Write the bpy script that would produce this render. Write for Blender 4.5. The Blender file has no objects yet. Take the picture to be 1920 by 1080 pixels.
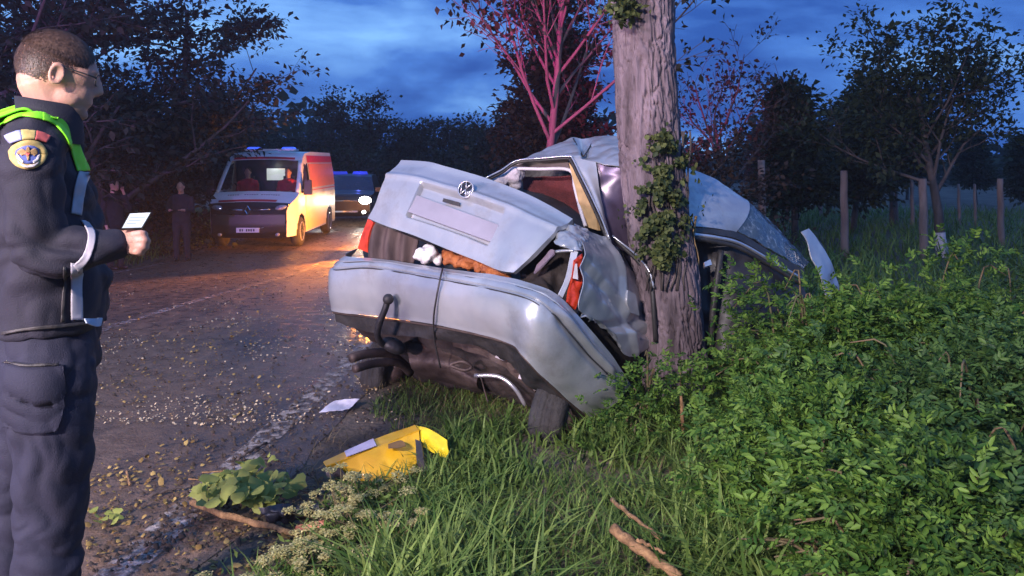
import bpy, bmesh, math, random
import numpy as np
from mathutils import Vector, Matrix, noise as mnoise
R = math.radians
random.seed(7); rng = np.random.default_rng(7)
scene = bpy.context.scene
col = scene.collection

# ------------------------------------------------------------------ camera
CAM_H = 1.55; PITCH = R(3.0); F_PX = 1450.0; SHIFT_PX = -161.0
cam_d = bpy.data.cameras.new('camera'); cam = bpy.data.objects.new('camera', cam_d); col.objects.link(cam)
cam.location = (0, 0, CAM_H); cam.rotation_euler = (math.pi/2 - PITCH, 0, 0)
cam_d.sensor_width = 36.0; cam_d.lens = 36.0*F_PX/1920.0; cam_d.shift_y = SHIFT_PX/1920.0
cam_d.clip_start = 0.05; cam_d.clip_end = 2000
scene.camera = cam
scene.render.resolution_x = 1024; scene.render.resolution_y = 576

# ------------------------------------------------------------------ exposure, render
scene.render.engine = 'CYCLES'
vs = scene.view_settings
vs.view_transform = 'Standard'; vs.look = 'None'; vs.exposure = 0.0; vs.gamma = 1.0; vs.use_curve_mapping = False
cy = scene.cycles
cy.use_denoising = True
try: cy.denoiser = 'OPENIMAGEDENOISE'
except Exception: pass
cy.max_bounces = 6; cy.diffuse_bounces = 2; cy.glossy_bounces = 3; cy.transmission_bounces = 4; cy.transparent_max_bounces = 6; cy.volume_bounces = 0
cy.caustics_reflective = False; cy.caustics_refractive = False
cy.sample_clamp_indirect = 4.0

# ------------------------------------------------------------------ dusk sky
world = bpy.data.worlds.new('World'); scene.world = world; world.use_nodes = True
wt = world.node_tree; wt.nodes.clear()
def wn(t, **k):
    n = wt.nodes.new(t)
    for a, b in k.items(): setattr(n, a, b)
    return n
w_out = wn('ShaderNodeOutputWorld'); w_bg = wn('ShaderNodeBackground'); w_bg.inputs['Strength'].default_value = 2.2
sky = wn('ShaderNodeTexSky', sky_type='NISHITA', sun_disc=False, sun_elevation=R(-2.0), sun_rotation=R(150), air_density=1.0, dust_density=0.3, ozone_density=3.0)
tint = wn('ShaderNodeMix', data_type='RGBA', blend_type='MULTIPLY'); tint.inputs[0].default_value = 1.0
tint.inputs[7].default_value = (0.10, 0.17, 0.30, 1)
tc = wn('ShaderNodeTexCoord'); mp = wn('ShaderNodeMapping'); mp.inputs['Scale'].default_value = (1.0, 1.0, 3.6); mp.inputs['Location'].default_value = (0.35, 0.1, 0.22)
cn = wn('ShaderNodeTexNoise'); cn.inputs['Scale'].default_value = 2.2; cn.inputs['Detail'].default_value = 7; cn.inputs['Roughness'].default_value = 0.56; cn.inputs['Distortion'].default_value = 0.25
cr = wn('ShaderNodeValToRGB')
e = cr.color_ramp.elements; e[0].position = 0.41; e[0].color = (0.016, 0.060, 0.25, 1); e[1].position = 0.66; e[1].color = (0.155, 0.34, 0.66, 1)
m1 = cr.color_ramp.elements.new(0.50); m1.color = (0.042, 0.128, 0.40, 1)
mixw = wn('ShaderNodeMix', data_type='RGBA', blend_type='MIX'); mixw.inputs[0].default_value = 0.85
L = wt.links.new
L(tc.outputs['Generated'], mp.inputs['Vector']); L(mp.outputs[0], cn.inputs['Vector']); L(cn.outputs['Fac'], cr.inputs[0])
L(sky.outputs[0], tint.inputs[6]); L(tint.outputs[2], mixw.inputs[6]); L(cr.outputs[0], mixw.inputs[7]); L(mixw.outputs[2], w_bg.inputs['Color']); L(w_bg.outputs[0], w_out.inputs[0])

# the last daylight: a very soft, weak sun standing in for the glow of the set sun
sun_d = bpy.data.lights.new('sun', 'SUN'); sun_d.energy = 0.03; sun_d.angle = R(40); sun_d.color = (0.55, 0.7, 1.0)
sun = bpy.data.objects.new('sun', sun_d); col.objects.link(sun); sun.rotation_euler = (R(60), 0, R(150)); sun.location = (0, 0, 30)

# lamp powers (vehicle lamps, and the floods and amber lamp added below)
W_FLOOD = 2300.0; W_ROOF = 1500.0; W_HEAD = 300.0; W_RED = 800.0; W_BLUE = 1200.0; W_AMBER = 1700.0; W_SUV = 70.0

# ------------------------------------------------------------------ helpers
_s, _c = math.sin(PITCH), math.cos(PITCH)
def pt(u, v, d):
    """world point seen at photo pixel (u, v), at depth d along +Y"""
    x = (u-960)/F_PX; y = (540-v+SHIFT_PX)/F_PX
    t = d/(_c + y*_s)
    return Vector((t*x, d, CAM_H + t*(y*_c - _s)))
def gp(u, v, z=0.0):
    x = (u-960)/F_PX; y = (540-v+SHIFT_PX)/F_PX
    t = (z-CAM_H)/(y*_c - _s)
    return Vector((t*x, t*(_c + y*_s), z))

def link(name, me, material=None, parent=None, smooth=False):
    o = bpy.data.objects.new(name, me); col.objects.link(o)
    if material is not None:
        me.materials.clear(); me.materials.append(material)
    if parent is not None: o.parent = parent
    if smooth:
        me.polygons.foreach_set('use_smooth', [True]*len(me.polygons))
    return o
def tag(o, label=None, cat=None, group=None, kind=None):
    if label: o['label'] = label
    if cat: o['category'] = cat
    if group: o['group'] = group
    if kind: o['kind'] = kind
    return o
def empty(name, loc=(0, 0, 0), rz=0.0, label=None, cat=None, group=None):
    o = bpy.data.objects.new(name, None); col.objects.link(o); o.location = loc; o.rotation_euler = (0, 0, rz)
    o.empty_display_size = 0.2
    return tag(o, label, cat, group)

class MB:
    """collects verts and faces, builds ONE mesh object"""
    def __init__(s): s.v = []; s.f = []
    def add(s, vs, fs):
        b = len(s.v); s.v.extend([tuple(p) for p in vs]); s.f.extend([tuple(b+i for i in f) for f in fs]); return s
    def box(s, c, size, rot=None, taper=1.0):
        hx, hy, hz = size[0]/2, size[1]/2, size[2]/2
        vs = [Vector((x*hx*(taper if z > 0 else 1), y*hy*(taper if z > 0 else 1), z*hz)) for z in (-1, 1) for y in (-1, 1) for x in (-1, 1)]
        if rot is not None: vs = [rot @ p for p in vs]
        c = Vector(c); vs = [p+c for p in vs]
        return s.add(vs, [(0, 2, 3, 1), (4, 5, 7, 6), (0, 1, 5, 4), (2, 6, 7, 3), (0, 4, 6, 2), (1, 3, 7, 5)])
    def tube(s, pts, rad, n=8, cap=True):
        pts = [Vector(p) for p in pts]; m = len(pts)
        if not hasattr(rad, '__len__'): rad = [rad]*m
        ref = None; vs = []; fs = []
        for i, p in enumerate(pts):
            t = (pts[min(i+1, m-1)]-pts[max(i-1, 0)])
            t = t.normalized() if t.length > 1e-9 else Vector((0, 0, 1))
            if ref is None: ref = t.orthogonal().normalized()
            ref = (ref - t*ref.dot(t)); ref = ref.normalized() if ref.length > 1e-6 else t.orthogonal().normalized()
            b = t.cross(ref)
            for k in range(n):
                a = 2*math.pi*k/n; vs.append(p + (ref*math.cos(a) + b*math.sin(a))*rad[i])
        for i in range(m-1):
            for k in range(n):
                fs.append((i*n+k, i*n+(k+1) % n, (i+1)*n+(k+1) % n, (i+1)*n+k))
        if cap: fs.append(tuple(range(n-1, -1, -1))); fs.append(tuple((m-1)*n+k for k in range(n)))
        return s.add(vs, fs)
    def loft(s, rings, cap=True):
        """rings: list of equal-length point lists"""
        n = len(rings[0]); vs = [p for r in rings for p in r]; fs = []
        for i in range(len(rings)-1):
            for k in range(n): fs.append((i*n+k, i*n+(k+1) % n, (i+1)*n+(k+1) % n, (i+1)*n+k))
        if cap: fs.append(tuple(range(n-1, -1, -1))); fs.append(tuple((len(rings)-1)*n+k for k in range(n)))
        return s.add(vs, fs)
    def ell(s, c, r, rot=None, n=16, m=10):
        c = Vector(c); r = (r, r, r) if not hasattr(r, '__len__') else r; vs = []; fs = []
        for j in range(1, m):
            th = math.pi*j/m
            for k in range(n):
                a = 2*math.pi*k/n; p = Vector((r[0]*math.sin(th)*math.cos(a), r[1]*math.sin(th)*math.sin(a), r[2]*math.cos(th)))
                vs.append((rot @ p if rot is not None else p)+c)
        for z in (1, -1):
            p = Vector((0, 0, r[2]*z)); vs.append((rot @ p if rot is not None else p)+c)
        T = (m-1)*n; B = T+1
        for j in range(m-2):
            for k in range(n): fs.append((j*n+k, (j+1)*n+k, (j+1)*n+(k+1) % n, j*n+(k+1) % n))
        for k in range(n): fs.append((T, k, (k+1) % n)); fs.append((B, (m-2)*n+(k+1) % n, (m-2)*n+k))
        return s.add(vs, fs)
    def mesh(s, name):
        me = bpy.data.meshes.new(name); me.from_pydata(s.v, [], s.f); me.update(); return me
    def build(s, name, material=None, parent=None, smooth=False):
        return link(name, s.mesh(name), material, parent, smooth)

def np_mesh(name, V, F, mat_idx=None, n=4):
    """fast mesh from numpy arrays, F all n-gons"""
    me = bpy.data.meshes.new(name); V = np.asarray(V, np.float32); F = np.asarray(F, np.int32)
    me.vertices.add(len(V)); me.vertices.foreach_set('co', V.ravel())
    me.loops.add(F.size); me.loops.foreach_set('vertex_index', F.ravel())
    me.polygons.add(len(F)); me.polygons.foreach_set('loop_start', np.arange(0, F.size, n, dtype=np.int32))
    try: me.polygons.foreach_set('loop_total', np.full(len(F), n, np.int32))
    except Exception: pass
    me.update(calc_edges=True); me.validate(); return me

def remesh(mb, name, voxel, smooth_it=4, fac=0.5, material=None, parent=None, wrinkle=None):
    """one continuous surface grown over the overlapping volumes in mb"""
    o = mb.build(name+'_raw'); md = o.modifiers.new('r', 'REMESH'); md.mode = 'VOXEL'; md.voxel_size = voxel
    if smooth_it: ms = o.modifiers.new('s', 'SMOOTH'); ms.iterations = smooth_it; ms.factor = fac
    dg = bpy.context.evaluated_depsgraph_get(); me = bpy.data.meshes.new_from_object(o.evaluated_get(dg)); me.name = name
    old = o.data; bpy.data.objects.remove(o); bpy.data.meshes.remove(old)
    if wrinkle:
        me.update(); nn = [v.normal.copy() for v in me.vertices]
        for v, n in zip(me.vertices, nn): v.co = v.co + n*wrinkle(v.co, n)
        me.update()
    return link(name, me, material, parent, True)

# ------------------------------------------------------------------ materials
def mat(name, color, rough=0.6, metal=0.0, var=0.0, var_scale=8.0, color2=None, bump=0.0, bump_scale=40.0, spec=0.5,
        emit=None, emit_s=0.0, trans=0.0, alpha=1.0, coat=0.0, stretch=None, detail=6, subsurf=0.0, coords='Object', ramp=(0.35, 0.68), rough2=None, translucent=0.0):
    m = bpy.data.materials.new(name); m.use_nodes = True; nt = m.node_tree; b = nt.nodes['Principled BSDF']; lk = nt.links.new
    b.inputs['Base Color'].default_value = (*color, 1); b.inputs['Roughness'].default_value = rough; b.inputs['Metallic'].default_value = metal
    b.inputs['Specular IOR Level'].default_value = spec
    if coat: b.inputs['Coat Weight'].default_value = coat; b.inputs['Coat Roughness'].default_value = 0.08
    if trans: b.inputs['Transmission Weight'].default_value = trans
    if alpha < 1: b.inputs['Alpha'].default_value = alpha
    if subsurf: b.inputs['Subsurface Weight'].default_value = subsurf; b.inputs['Subsurface Radius'].default_value = (0.02, 0.008, 0.005); b.inputs['Subsurface Scale'].default_value = 0.5
    if emit: b.inputs['Emission Color'].default_value = (*emit, 1); b.inputs['Emission Strength'].default_value = emit_s
    if var or color2 or bump:
        tcn = nt.nodes.new('ShaderNodeTexCoord'); mpn = nt.nodes.new('ShaderNodeMapping')
        if stretch: mpn.inputs['Scale'].default_value = stretch
        lk(tcn.outputs[coords], mpn.inputs['Vector'])
    if var or color2:
        nz = nt.nodes.new('ShaderNodeTexNoise'); nz.inputs['Scale'].default_value = var_scale; nz.inputs['Detail'].default_value = detail; nz.inputs['Roughness'].default_value = 0.62
        lk(mpn.outputs[0], nz.inputs['Vector'])
        rp = nt.nodes.new('ShaderNodeValToRGB'); rp.color_ramp.elements[0].position = ramp[0]; rp.color_ramp.elements[1].position = ramp[1]
        c2 = color2 if color2 else tuple(min(1, c*(1+var)) for c in color)
        c1 = color if color2 else tuple(max(0, c*(1-var)) for c in color)
        rp.color_ramp.elements[0].color = (*c1, 1); rp.color_ramp.elements[1].color = (*c2, 1)
        lk(nz.outputs['Fac'], rp.inputs[0]); lk(rp.outputs[0], b.inputs['Base Color'])
        if rough2 is not None:
            mr = nt.nodes.new('ShaderNodeMapRange'); mr.inputs[1].default_value = ramp[0]; mr.inputs[2].default_value = ramp[1]; mr.inputs[3].default_value = rough; mr.inputs[4].default_value = rough2
            lk(nz.outputs['Fac'], mr.inputs[0]); lk(mr.outputs[0], b.inputs['Roughness'])
    if bump:
        bz = nt.nodes.new('ShaderNodeTexNoise'); bz.inputs['Scale'].default_value = bump_scale; bz.inputs['Detail'].default_value = 5
        lk(mpn.outputs[0], bz.inputs['Vector'])
        bn = nt.nodes.new('ShaderNodeBump'); bn.inputs['Strength'].default_value = bump; bn.inputs['Distance'].default_value = 0.02
        lk(bz.outputs['Fac'], bn.inputs['Height']); lk(bn.outputs[0], b.inputs['Normal'])
    if translucent:
        out = nt.nodes['Material Output']; tr = nt.nodes.new('ShaderNodeBsdfTranslucent'); mx = nt.nodes.new('ShaderNodeMixShader'); mx.inputs[0].default_value = translucent
        tr.inputs['Color'].default_value = (*[min(1, c*1.3) for c in color], 1)
        lk(b.outputs[0], mx.inputs[1]); lk(tr.outputs[0], mx.inputs[2]); lk(mx.outputs[0], out.inputs[0])
    return m

def spot(name, loc, target, power, color, angle=60, blend=0.6, radius=0.08, parent=None):
    d = bpy.data.lights.new(name, 'SPOT'); d.energy = power; d.color = color; d.spot_size = R(angle); d.spot_blend = blend; d.shadow_soft_size = radius
    o = bpy.data.objects.new(name, d); col.objects.link(o); o.location = loc
    o.rotation_euler = (Vector(target)-Vector(loc)).to_track_quat('-Z', 'Y').to_euler()
    if parent is not None: o.parent = parent; o.matrix_parent_inverse = parent.matrix_basis.inverted()
    return o
def point(name, loc, power, color, radius=0.08, parent=None):
    d = bpy.data.lights.new(name, 'POINT'); d.energy = power; d.color = color; d.shadow_soft_size = radius
    o = bpy.data.objects.new(name, d); col.objects.link(o); o.location = loc
    if parent is not None: o.parent = parent; o.matrix_parent_inverse = parent.matrix_basis.inverted()
    return o

def smooth01(x): x = max(0.0, min(1.0, x)); return x*x*(3-2*x)
def catmull(P, t):
    """P: list of vectors, t in 0..1"""
    n = len(P)-1; x = t*n; i = min(int(x), n-1); f = x-i
    p1, p2 = P[i], P[i+1]; p0 = P[i-1] if i > 0 else p1*2-p2; p3 = P[i+2] if i+2 <= n else p2*2-p1
    return 0.5*((2*p1)+(-p0+p2)*f+(2*p0-5*p1+4*p2-p3)*f*f+(-p0+3*p1-3*p2+p3)*f*f*f)
def nz3(p, s=1.0): return mnoise.noise(Vector(p)*s)

# ================================================================== the ground
TH = math.atan((1070-960)/F_PX)            # heading of the road, a little to the right
ST, CT = math.sin(TH), math.cos(TH)
def aq(x, y): return x*ST+y*CT, x*CT-y*ST    # along, across (right positive)
def xy(a, q): return a*ST+q*CT, a*CT-q*ST
def bend(a): return -1.4*(max(0.0, a-7.0)/13.0)**1.5 if a < 40 else -1.4*(33/13)**1.5-(a-40)*0.26
Q_EDGE = -1.69; Q_MID = -4.31; Q_LEFT = -7.45
def road_z(a): return -0.5*smooth01((a-6.0)/10.0)
def ground_z(x, y):
    """height of the finished ground: crowned road falling away, rough verges"""
    a, q = aq(x, y); q -= bend(a)
    z = road_z(a)
    if q > Q_EDGE+0.3:                                   # right verge
        k = smooth01((q-(Q_EDGE+0.3))/1.2)
        z = z*(1-smooth01((q-2.0)/6.0)*0.6)
        z += k*(0.05+0.05*nz3((x, y, 0), 0.9)) + 0.025*nz3((x, y, 3), 3.0)*min(1, k*2)
    elif q < Q_LEFT-0.25:
        k = smooth01((Q_LEFT-0.25-q)/1.5); z += k*(0.10+0.12*nz3((x, y, 5), 0.7))
    return z

def sheet(name, As, Qs, zoff, material, kind='structure', follow=True, jag=None):
    V = []; nA, nQ = len(As), len(Qs)
    for a in As:
        for j, q in enumerate(Qs):
            qq = q + (bend(a) if follow else 0.0)
            if jag: qq += jag(a, j, nQ)
            x, y = xy(a, qq); V.append((x, y, ground_z(x, y)+zoff))
    F = [(i*nQ+j, (i+1)*nQ+j, (i+1)*nQ+j+1, i*nQ+j+1) for i in range(nA-1) for j in range(nQ-1)]
    o = link(name, np_mesh(name, V, [f[::-1] for f in F]), material, None, True); o['kind'] = kind; return o

def ground_material():
    m = mat('verge_soil', (0.07, 0.052, 0.036), rough=0.95, color2=(0.17, 0.13, 0.095), var_scale=1.7, bump=0.7, bump_scale=26)
    return m
def asphalt_material():
    m = bpy.data.materials.new('asphalt'); m.use_nodes = True; nt = m.node_tree; b = nt.nodes['Principled BSDF']; lk = nt.links.new
    tcn = nt.nodes.new('ShaderNodeTexCoord')
    def noise(scale, detail=6, rough=0.6, stretch=None):
        n = nt.nodes.new('ShaderNodeTexNoise'); n.inputs['Scale'].default_value = scale; n.inputs['Detail'].default_value = detail; n.inputs['Roughness'].default_value = rough
        mpn = nt.nodes.new('ShaderNodeMapping'); mpn.inputs['Scale'].default_value = stretch or (1, 1, 1); mpn.inputs['Rotation'].default_value = (0, 0, TH)
        lk(tcn.outputs['Object'], mpn.inputs['Vector']); lk(mpn.outputs[0], n.inputs['Vector']); return n
    big = noise(0.75, 8, 0.65, (1, 0.45, 1)); fine = noise(70, 3); mid = noise(7, 6, 0.7)
    r1 = nt.nodes.new('ShaderNodeValToRGB'); r1.color_ramp.elements[0].position = 0.36; r1.color_ramp.elements[1].position = 0.54
    r1.color_ramp.elements[0].color = (0.048, 0.040, 0.038, 1); r1.color_ramp.elements[1].color = (0.165, 0.108, 0.070, 1)   # tar to spilt mud
    lk(big.outputs['Fac'], r1.inputs[0])
    mx = nt.nodes.new('ShaderNodeMix'); mx.data_type = 'RGBA'; mx.blend_type = 'OVERLAY'; mx.inputs[0].default_value = 0.75
    lk(r1.outputs[0], mx.inputs[6]); lk(mid.outputs['Fac'], mx.inputs[7]); lk(mx.outputs[2], b.inputs['Base Color'])
    rr = nt.nodes.new('ShaderNodeMapRange'); rr.inputs[1].default_value = 0.35; rr.inputs[2].default_value = 0.65; rr.inputs[3].default_value = 0.16; rr.inputs[4].default_value = 0.55
    lk(mid.outputs['Fac'], rr.inputs[0]); lk(rr.outputs[0], b.inputs['Roughness'])
    ad = nt.nodes.new('ShaderNodeMath'); ad.operation = 'MULTIPLY_ADD'; ad.inputs[1].default_value = 3.0
    lk(mid.outputs['Fac'], ad.inputs[0]); lk(fine.outputs['Fac'], ad.inputs[2])
    bn = nt.nodes.new('ShaderNodeBump'); bn.inputs['Strength'].default_value = 0.55; bn.inputs['Distance'].default_value = 0.012
    lk(ad.outputs[0], bn.inputs['Height']); lk(bn.outputs[0], b.inputs['Normal'])
    return m
def paint_material():
    """worn road paint: chipped through to the tar by alpha"""
    m = mat('road_paint', (0.20, 0.165, 0.14), rough=0.7, color2=(0.46, 0.41, 0.38), var_scale=5, bump=0.4, bump_scale=60)
    nt = m.node_tree; b = nt.nodes['Principled BSDF']; n = nt.nodes.new('ShaderNodeTexNoise'); n.inputs['Scale'].default_value = 14; n.inputs['Detail'].default_value = 8; n.inputs['Roughness'].default_value = 0.7
    tcn = nt.nodes.new('ShaderNodeTexCoord'); nt.links.new(tcn.outputs['Object'], n.inputs['Vector'])
    r = nt.nodes.new('ShaderNodeMapRange'); r.inputs[1].default_value = 0.46; r.inputs[2].default_value = 0.58
    nt.links.new(n.outputs['Fac'], r.inputs[0]); nt.links.new(r.outputs[0], b.inputs['Alpha']); return m

M_SOIL = ground_material(); M_ASPH = asphalt_material(); M_PAINT = paint_material()
# base terrain to the horizon, finer near the camera
def grid_terrain():
    xs = np.unique(np.concatenate([np.linspace(-400, -30, 14), np.linspace(-30, -8, 23), np.linspace(-8, 8, 81), np.linspace(8, 30, 23), np.linspace(30, 400, 14)]))
    ys = np.unique(np.concatenate([np.linspace(-30, -2, 12), np.linspace(-2, 10, 61), np.linspace(10, 40, 41), np.linspace(40, 600, 20)]))
    V = []
    for y in ys:
        for x in xs:
            a, q = aq(x, y); q -= bend(a)
            z = ground_z(x, y) - (0.03 if (Q_LEFT-0.2 < q < Q_EDGE+0.12) else 0.0)
            V.append((x, y, z))
    nx = len(xs); F = [(i*nx+j, i*nx+j+1, (i+1)*nx+j+1, (i+1)*nx+j) for i in range(len(ys)-1) for j in range(nx-1)]
    o = link('ground', np_mesh('ground', V, F), M_SOIL, None, True); o['kind'] = 'structure'; return o
grid_terrain()
A_near = list(np.linspace(-6, 30, 145))+list(np.linspace(31, 90, 30))
sheet('road', A_near, list(np.linspace(Q_LEFT-0.3, Q_EDGE+0.32, 22)), 0.004, M_ASPH,
      jag=lambda a, j, n: (0.10*nz3((a, 0, 0), 1.7)+0.05*nz3((a, 4, 0), 6)) if j == n-1 else 0.0)
def line(name, q, w, a0, a1, label):
    o = sheet(name, list(np.linspace(a0, a1, int((a1-a0)*4))), [q-w/2, q+w/2], 0.009, M_PAINT,
              jag=lambda a, j, n: 0.02*nz3((a, j, 1), 5)); return o
line('edge_line', Q_EDGE, 0.16, -4, 40, '')
line('edge_line', Q_LEFT, 0.11, -4, 45, '')
line('centre_line', Q_MID, 0.12, -4, 45, '')

# ================================================================== the tree the car struck
M_BARK = mat('bark', (0.05, 0.036, 0.040), rough=0.92, color2=(0.25, 0.19, 0.215), var_scale=9, stretch=(1, 1, 0.22), bump=0.9, bump_scale=34, ramp=(0.33, 0.66))
TD = 4.78
TRUNK = [(-260, 1192, 55), (-120, 1198, 56), (0, 1205, 58), (100, 1208, 58), (200, 1213, 59), (300, 1220, 61), (400, 1232, 61), (500, 1246, 62), (600, 1258, 60), (700, 1266, 66), (780, 1272, 82)]
def trunk_mesh():
    P = [pt(u, v, TD) for v, u, w in TRUNK]; W = [w/F_PX*TD for v, u, w in TRUNK]
    nz_, na = 420, 176; V = []
    for i in range(nz_):
        t = i/(nz_-1); c = catmull(P, t); w = catmull([Vector((x, 0, 0)) for x in W], t).x
        for k in range(na):
            a = 2*math.pi*k/na; d = Vector((math.cos(a), math.sin(a), 0))
            p = c+d*w
            # plated bark: ridges run up the trunk, wander, and break across
            q = Vector((math.cos(a)*2.6+0.35*nz3((p.x*6, p.y*6, p.z*3)), math.sin(a)*2.6, p.z*1.25+0.35*nz3((a*2, p.z*5, 0))))
            r1 = 1-abs(mnoise.noise(q*3.1)); r2 = 1-abs(mnoise.noise(q*6.3+Vector((7, 1, 3))))
            r3 = mnoise.noise(Vector((p.x*13, p.y*13, p.z*6)))
            fis = max(0, r1-0.72)/0.28
            dis = -0.026*fis*fis - 0.014*max(0, r2-0.7)/0.3 + 0.007*r3 + 0.012*mnoise.noise(Vector((p.x*3, p.y*3, p.z*2)))
            V.append(p+d*dis)
    F = [(i*na+k, (i+1)*na+k, (i+1)*na+(k+1) % na, i*na+(k+1) % na) for i in range(nz_-1) for k in range(na)]
    return np_mesh('trunk', V, F)
oak = empty('roadside_tree', pt(1270, 775, TD), 0, 'thick rough barked tree trunk that the silver car is wrapped around, ivy on its side', 'tree')
def under(o, root):
    o.parent = root; o.matrix_parent_inverse = root.matrix_basis.inverted(); return o
under(link('trunk', trunk_mesh(), M_BARK), oak)

# ================================================================== panel builder
def patch(name, rows, nu=40, nv=24, thick=0.004, material=None, parent=None, disp=None, dent=0.0, dent_s=6.0, world=False, smooth=True, back=True, crease=0.0, crease_s=5.0):
    """a sheet panel through a net of control points (rows of (photo u, photo v, depth)), with real thickness"""
    C = [[(Vector(p) if world else pt(*p)) for p in r] for r in rows]
    G = []
    for j in range(nv):
        t = j/(nv-1); cr_ = []
        m = max(len(r) for r in C)
        for i in range(nu):
            s = i/(nu-1); cp = [catmull(r, s) if len(r) > 1 else r[0] for r in C]
            cr_.append(catmull(cp, t) if len(cp) > 1 else cp[0])
        G.append(cr_)
    # normals facing the camera side
    N = [[None]*nu for _ in range(nv)]
    for j in range(nv):
        for i in range(nu):
            du = G[j][min(i+1, nu-1)]-G[j][max(i-1, 0)]; dv = G[min(j+1, nv-1)][i]-G[max(j-1, 0)][i]
            n = du.cross(dv); n = n.normalized() if n.length > 1e-12 else Vector((0, -1, 0))
            if n.dot(G[j][i]-Vector((0, 0, CAM_H))) > 0: n = -n
            N[j][i] = n
    A = []
    for j in range(nv):
        for i in range(nu):
            p = G[j][i]; s, t = i/(nu-1), j/(nv-1); o = 0.0
            if disp: o += disp(s, t)
            if dent: o += dent*(mnoise.noise(p*dent_s)+0.5*mnoise.noise(p*dent_s*2.3))
            if crease:
                w_ = p*crease_s+Vector((3.1, 1.7, 9.2)); o += crease*(abs(mnoise.noise(w_))*2.2-0.6)+0.4*crease*(abs(mnoise.noise(w_*2.1))*2-0.5)
            A.append(p+N[j][i]*o)
    V = list(A); F = [(j*nu+i, j*nu+i+1, (j+1)*nu+i+1, (j+1)*nu+i) for j in range(nv-1) for i in range(nu-1)]
    if back and thick > 0:
        b = len(V); V += [A[j*nu+i]-N[j][i]*thick for j in range(nv) for i in range(nu)]
        F += [(b+j*nu+i, b+(j+1)*nu+i, b+(j+1)*nu+i+1, b+j*nu+i+1) for j in range(nv-1) for i in range(nu-1)]
        e = [j*nu for j in range(nv)]; 
        loop = [i for i in range(nu)]+[j*nu+nu-1 for j in range(1, nv)]+[(nv-1)*nu+i for i in range(nu-2, -1, -1)]+[j*nu for j in range(nv-2, 0, -1)]
        for k in range(len(loop)):
            p, q = loop[k], loop[(k+1) % len(loop)]; F.append((p, b+p, b+q, q))
    me = np_mesh(name, V, F)
    bm = bmesh.new(); bm.from_mesh(me); bmesh.ops.recalc_face_normals(bm, faces=bm.faces)
    for ed in bm.edges:
        if ed.is_manifold and ed.calc_face_angle(0) > R(38): ed.smooth = False
    bm.to_mesh(me); bm.free()
    o = link(name, me, material, parent, smooth)
    return o
def ptube(name, pxs, r, material, parent, n=8, sub=5):
    P = [pt(*p) for p in pxs]
    if len(P) > 2 and sub: P = [catmull(P, i/(sub*(len(P)-1))) for i in range(sub*(len(P)-1)+1)]
    return MB().tube(P, r, n).build(name, material, parent, True)

def car_paint():
    m = mat('silver_paint', (0.42, 0.44, 0.47), rough=0.30, metal=0.45, color2=(0.50, 0.51, 0.525), var_scale=5, bump=0.035, bump_scale=9, coat=0.6)
    nt = m.node_tree; b = nt.nodes['Principled BSDF']; lk = nt.links.new
    # scuffs and dried dirt: dull brown streaks over the paint
    base = b.inputs['Base Color'].links[0].from_socket
    tcn = nt.nodes.new('ShaderNodeTexCoord'); n = nt.nodes.new('ShaderNodeTexNoise'); n.inputs['Scale'].default_value = 3.2; n.inputs['Detail'].default_value = 10; n.inputs['Roughness'].default_value = 0.72
    lk(tcn.outputs['Object'], n.inputs['Vector']); r = nt.nodes.new('ShaderNodeMapRange'); r.inputs[1].default_value = 0.54; r.inputs[2].default_value = 0.74; r.inputs[4].default_value = 0.55
    lk(n.outputs['Fac'], r.inputs[0]); mx = nt.nodes.new('ShaderNodeMix'); mx.data_type = 'RGBA'; mx.inputs[7].default_value = (0.16, 0.13, 0.11, 1)
    lk(r.outputs[0], mx.inputs[0]); lk(base, mx.inputs[6]); lk(mx.outputs[2], b.inputs['Base Color'])
    r2 = nt.nodes.new('ShaderNodeMapRange'); r2.inputs[1].default_value = 0.5; r2.inputs[2].default_value = 0.72; r2.inputs[3].default_value = 0.28; r2.inputs[4].default_value = 0.62
    lk(n.outputs['Fac'], r2.inputs[0]); lk(r2.outputs[0], b.inputs['Roughness'])
    return m
M_PAINTC = car_paint()
M_BLACK = mat('black_plastic', (0.018, 0.017, 0.018), rough=0.55, color2=(0.045, 0.04, 0.038), var_scale=7, bump=0.3, bump_scale=30)
M_RUBBER = mat('rubber', (0.02, 0.02, 0.021), rough=0.7, color2=(0.055, 0.05, 0.048), var_scale=6, bump=0.3, bump_scale=50)
M_TYRE = mat('tyre_rubber', (0.014, 0.013, 0.014), rough=0.85, color2=(0.05, 0.045, 0.044), var_scale=7, bump=0.5, bump_scale=70)
M_UNDER = mat('underbody', (0.014, 0.010, 0.010), rough=0.8, color2=(0.05, 0.034, 0.028), var_scale=5, bump=0.6, bump_scale=18)
M_RUST = mat('rusty_steel', (0.05, 0.034, 0.03), rough=0.6, metal=0.4, color2=(0.12, 0.085, 0.07), var_scale=8, bump=0.3, bump_scale=30)
M_TRIM = mat('trim_metal', (0.55, 0.55, 0.58), rough=0.25, metal=0.7, var=0.15)
M_BEIGE = mat('beige_trim', (0.42, 0.28, 0.13), rough=0.8, var=0.25, var_scale=12)
M_SEAT = mat('dark_red_fabric', (0.07, 0.012, 0.014), rough=0.95, color2=(0.12, 0.022, 0.024), var_scale=18, bump=0.4, bump_scale=80)
M_CLOTHG = mat('airbag_cloth', (0.42, 0.38, 0.42), rough=0.9, color2=(0.55, 0.5, 0.54), var_scale=5, bump=0.4, bump_scale=14)
M_WHITEBAG = mat('white_plastic_bag', (0.55, 0.52, 0.50), rough=0.5, color2=(0.72, 0.69, 0.68), var_scale=8, bump=0.5, bump_scale=25)
M_ORANGE = mat('orange_net', (0.16, 0.035, 0.010), rough=0.7, color2=(0.42, 0.13, 0.03), var_scale=14, bump=0.6, bump_scale=40)
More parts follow.
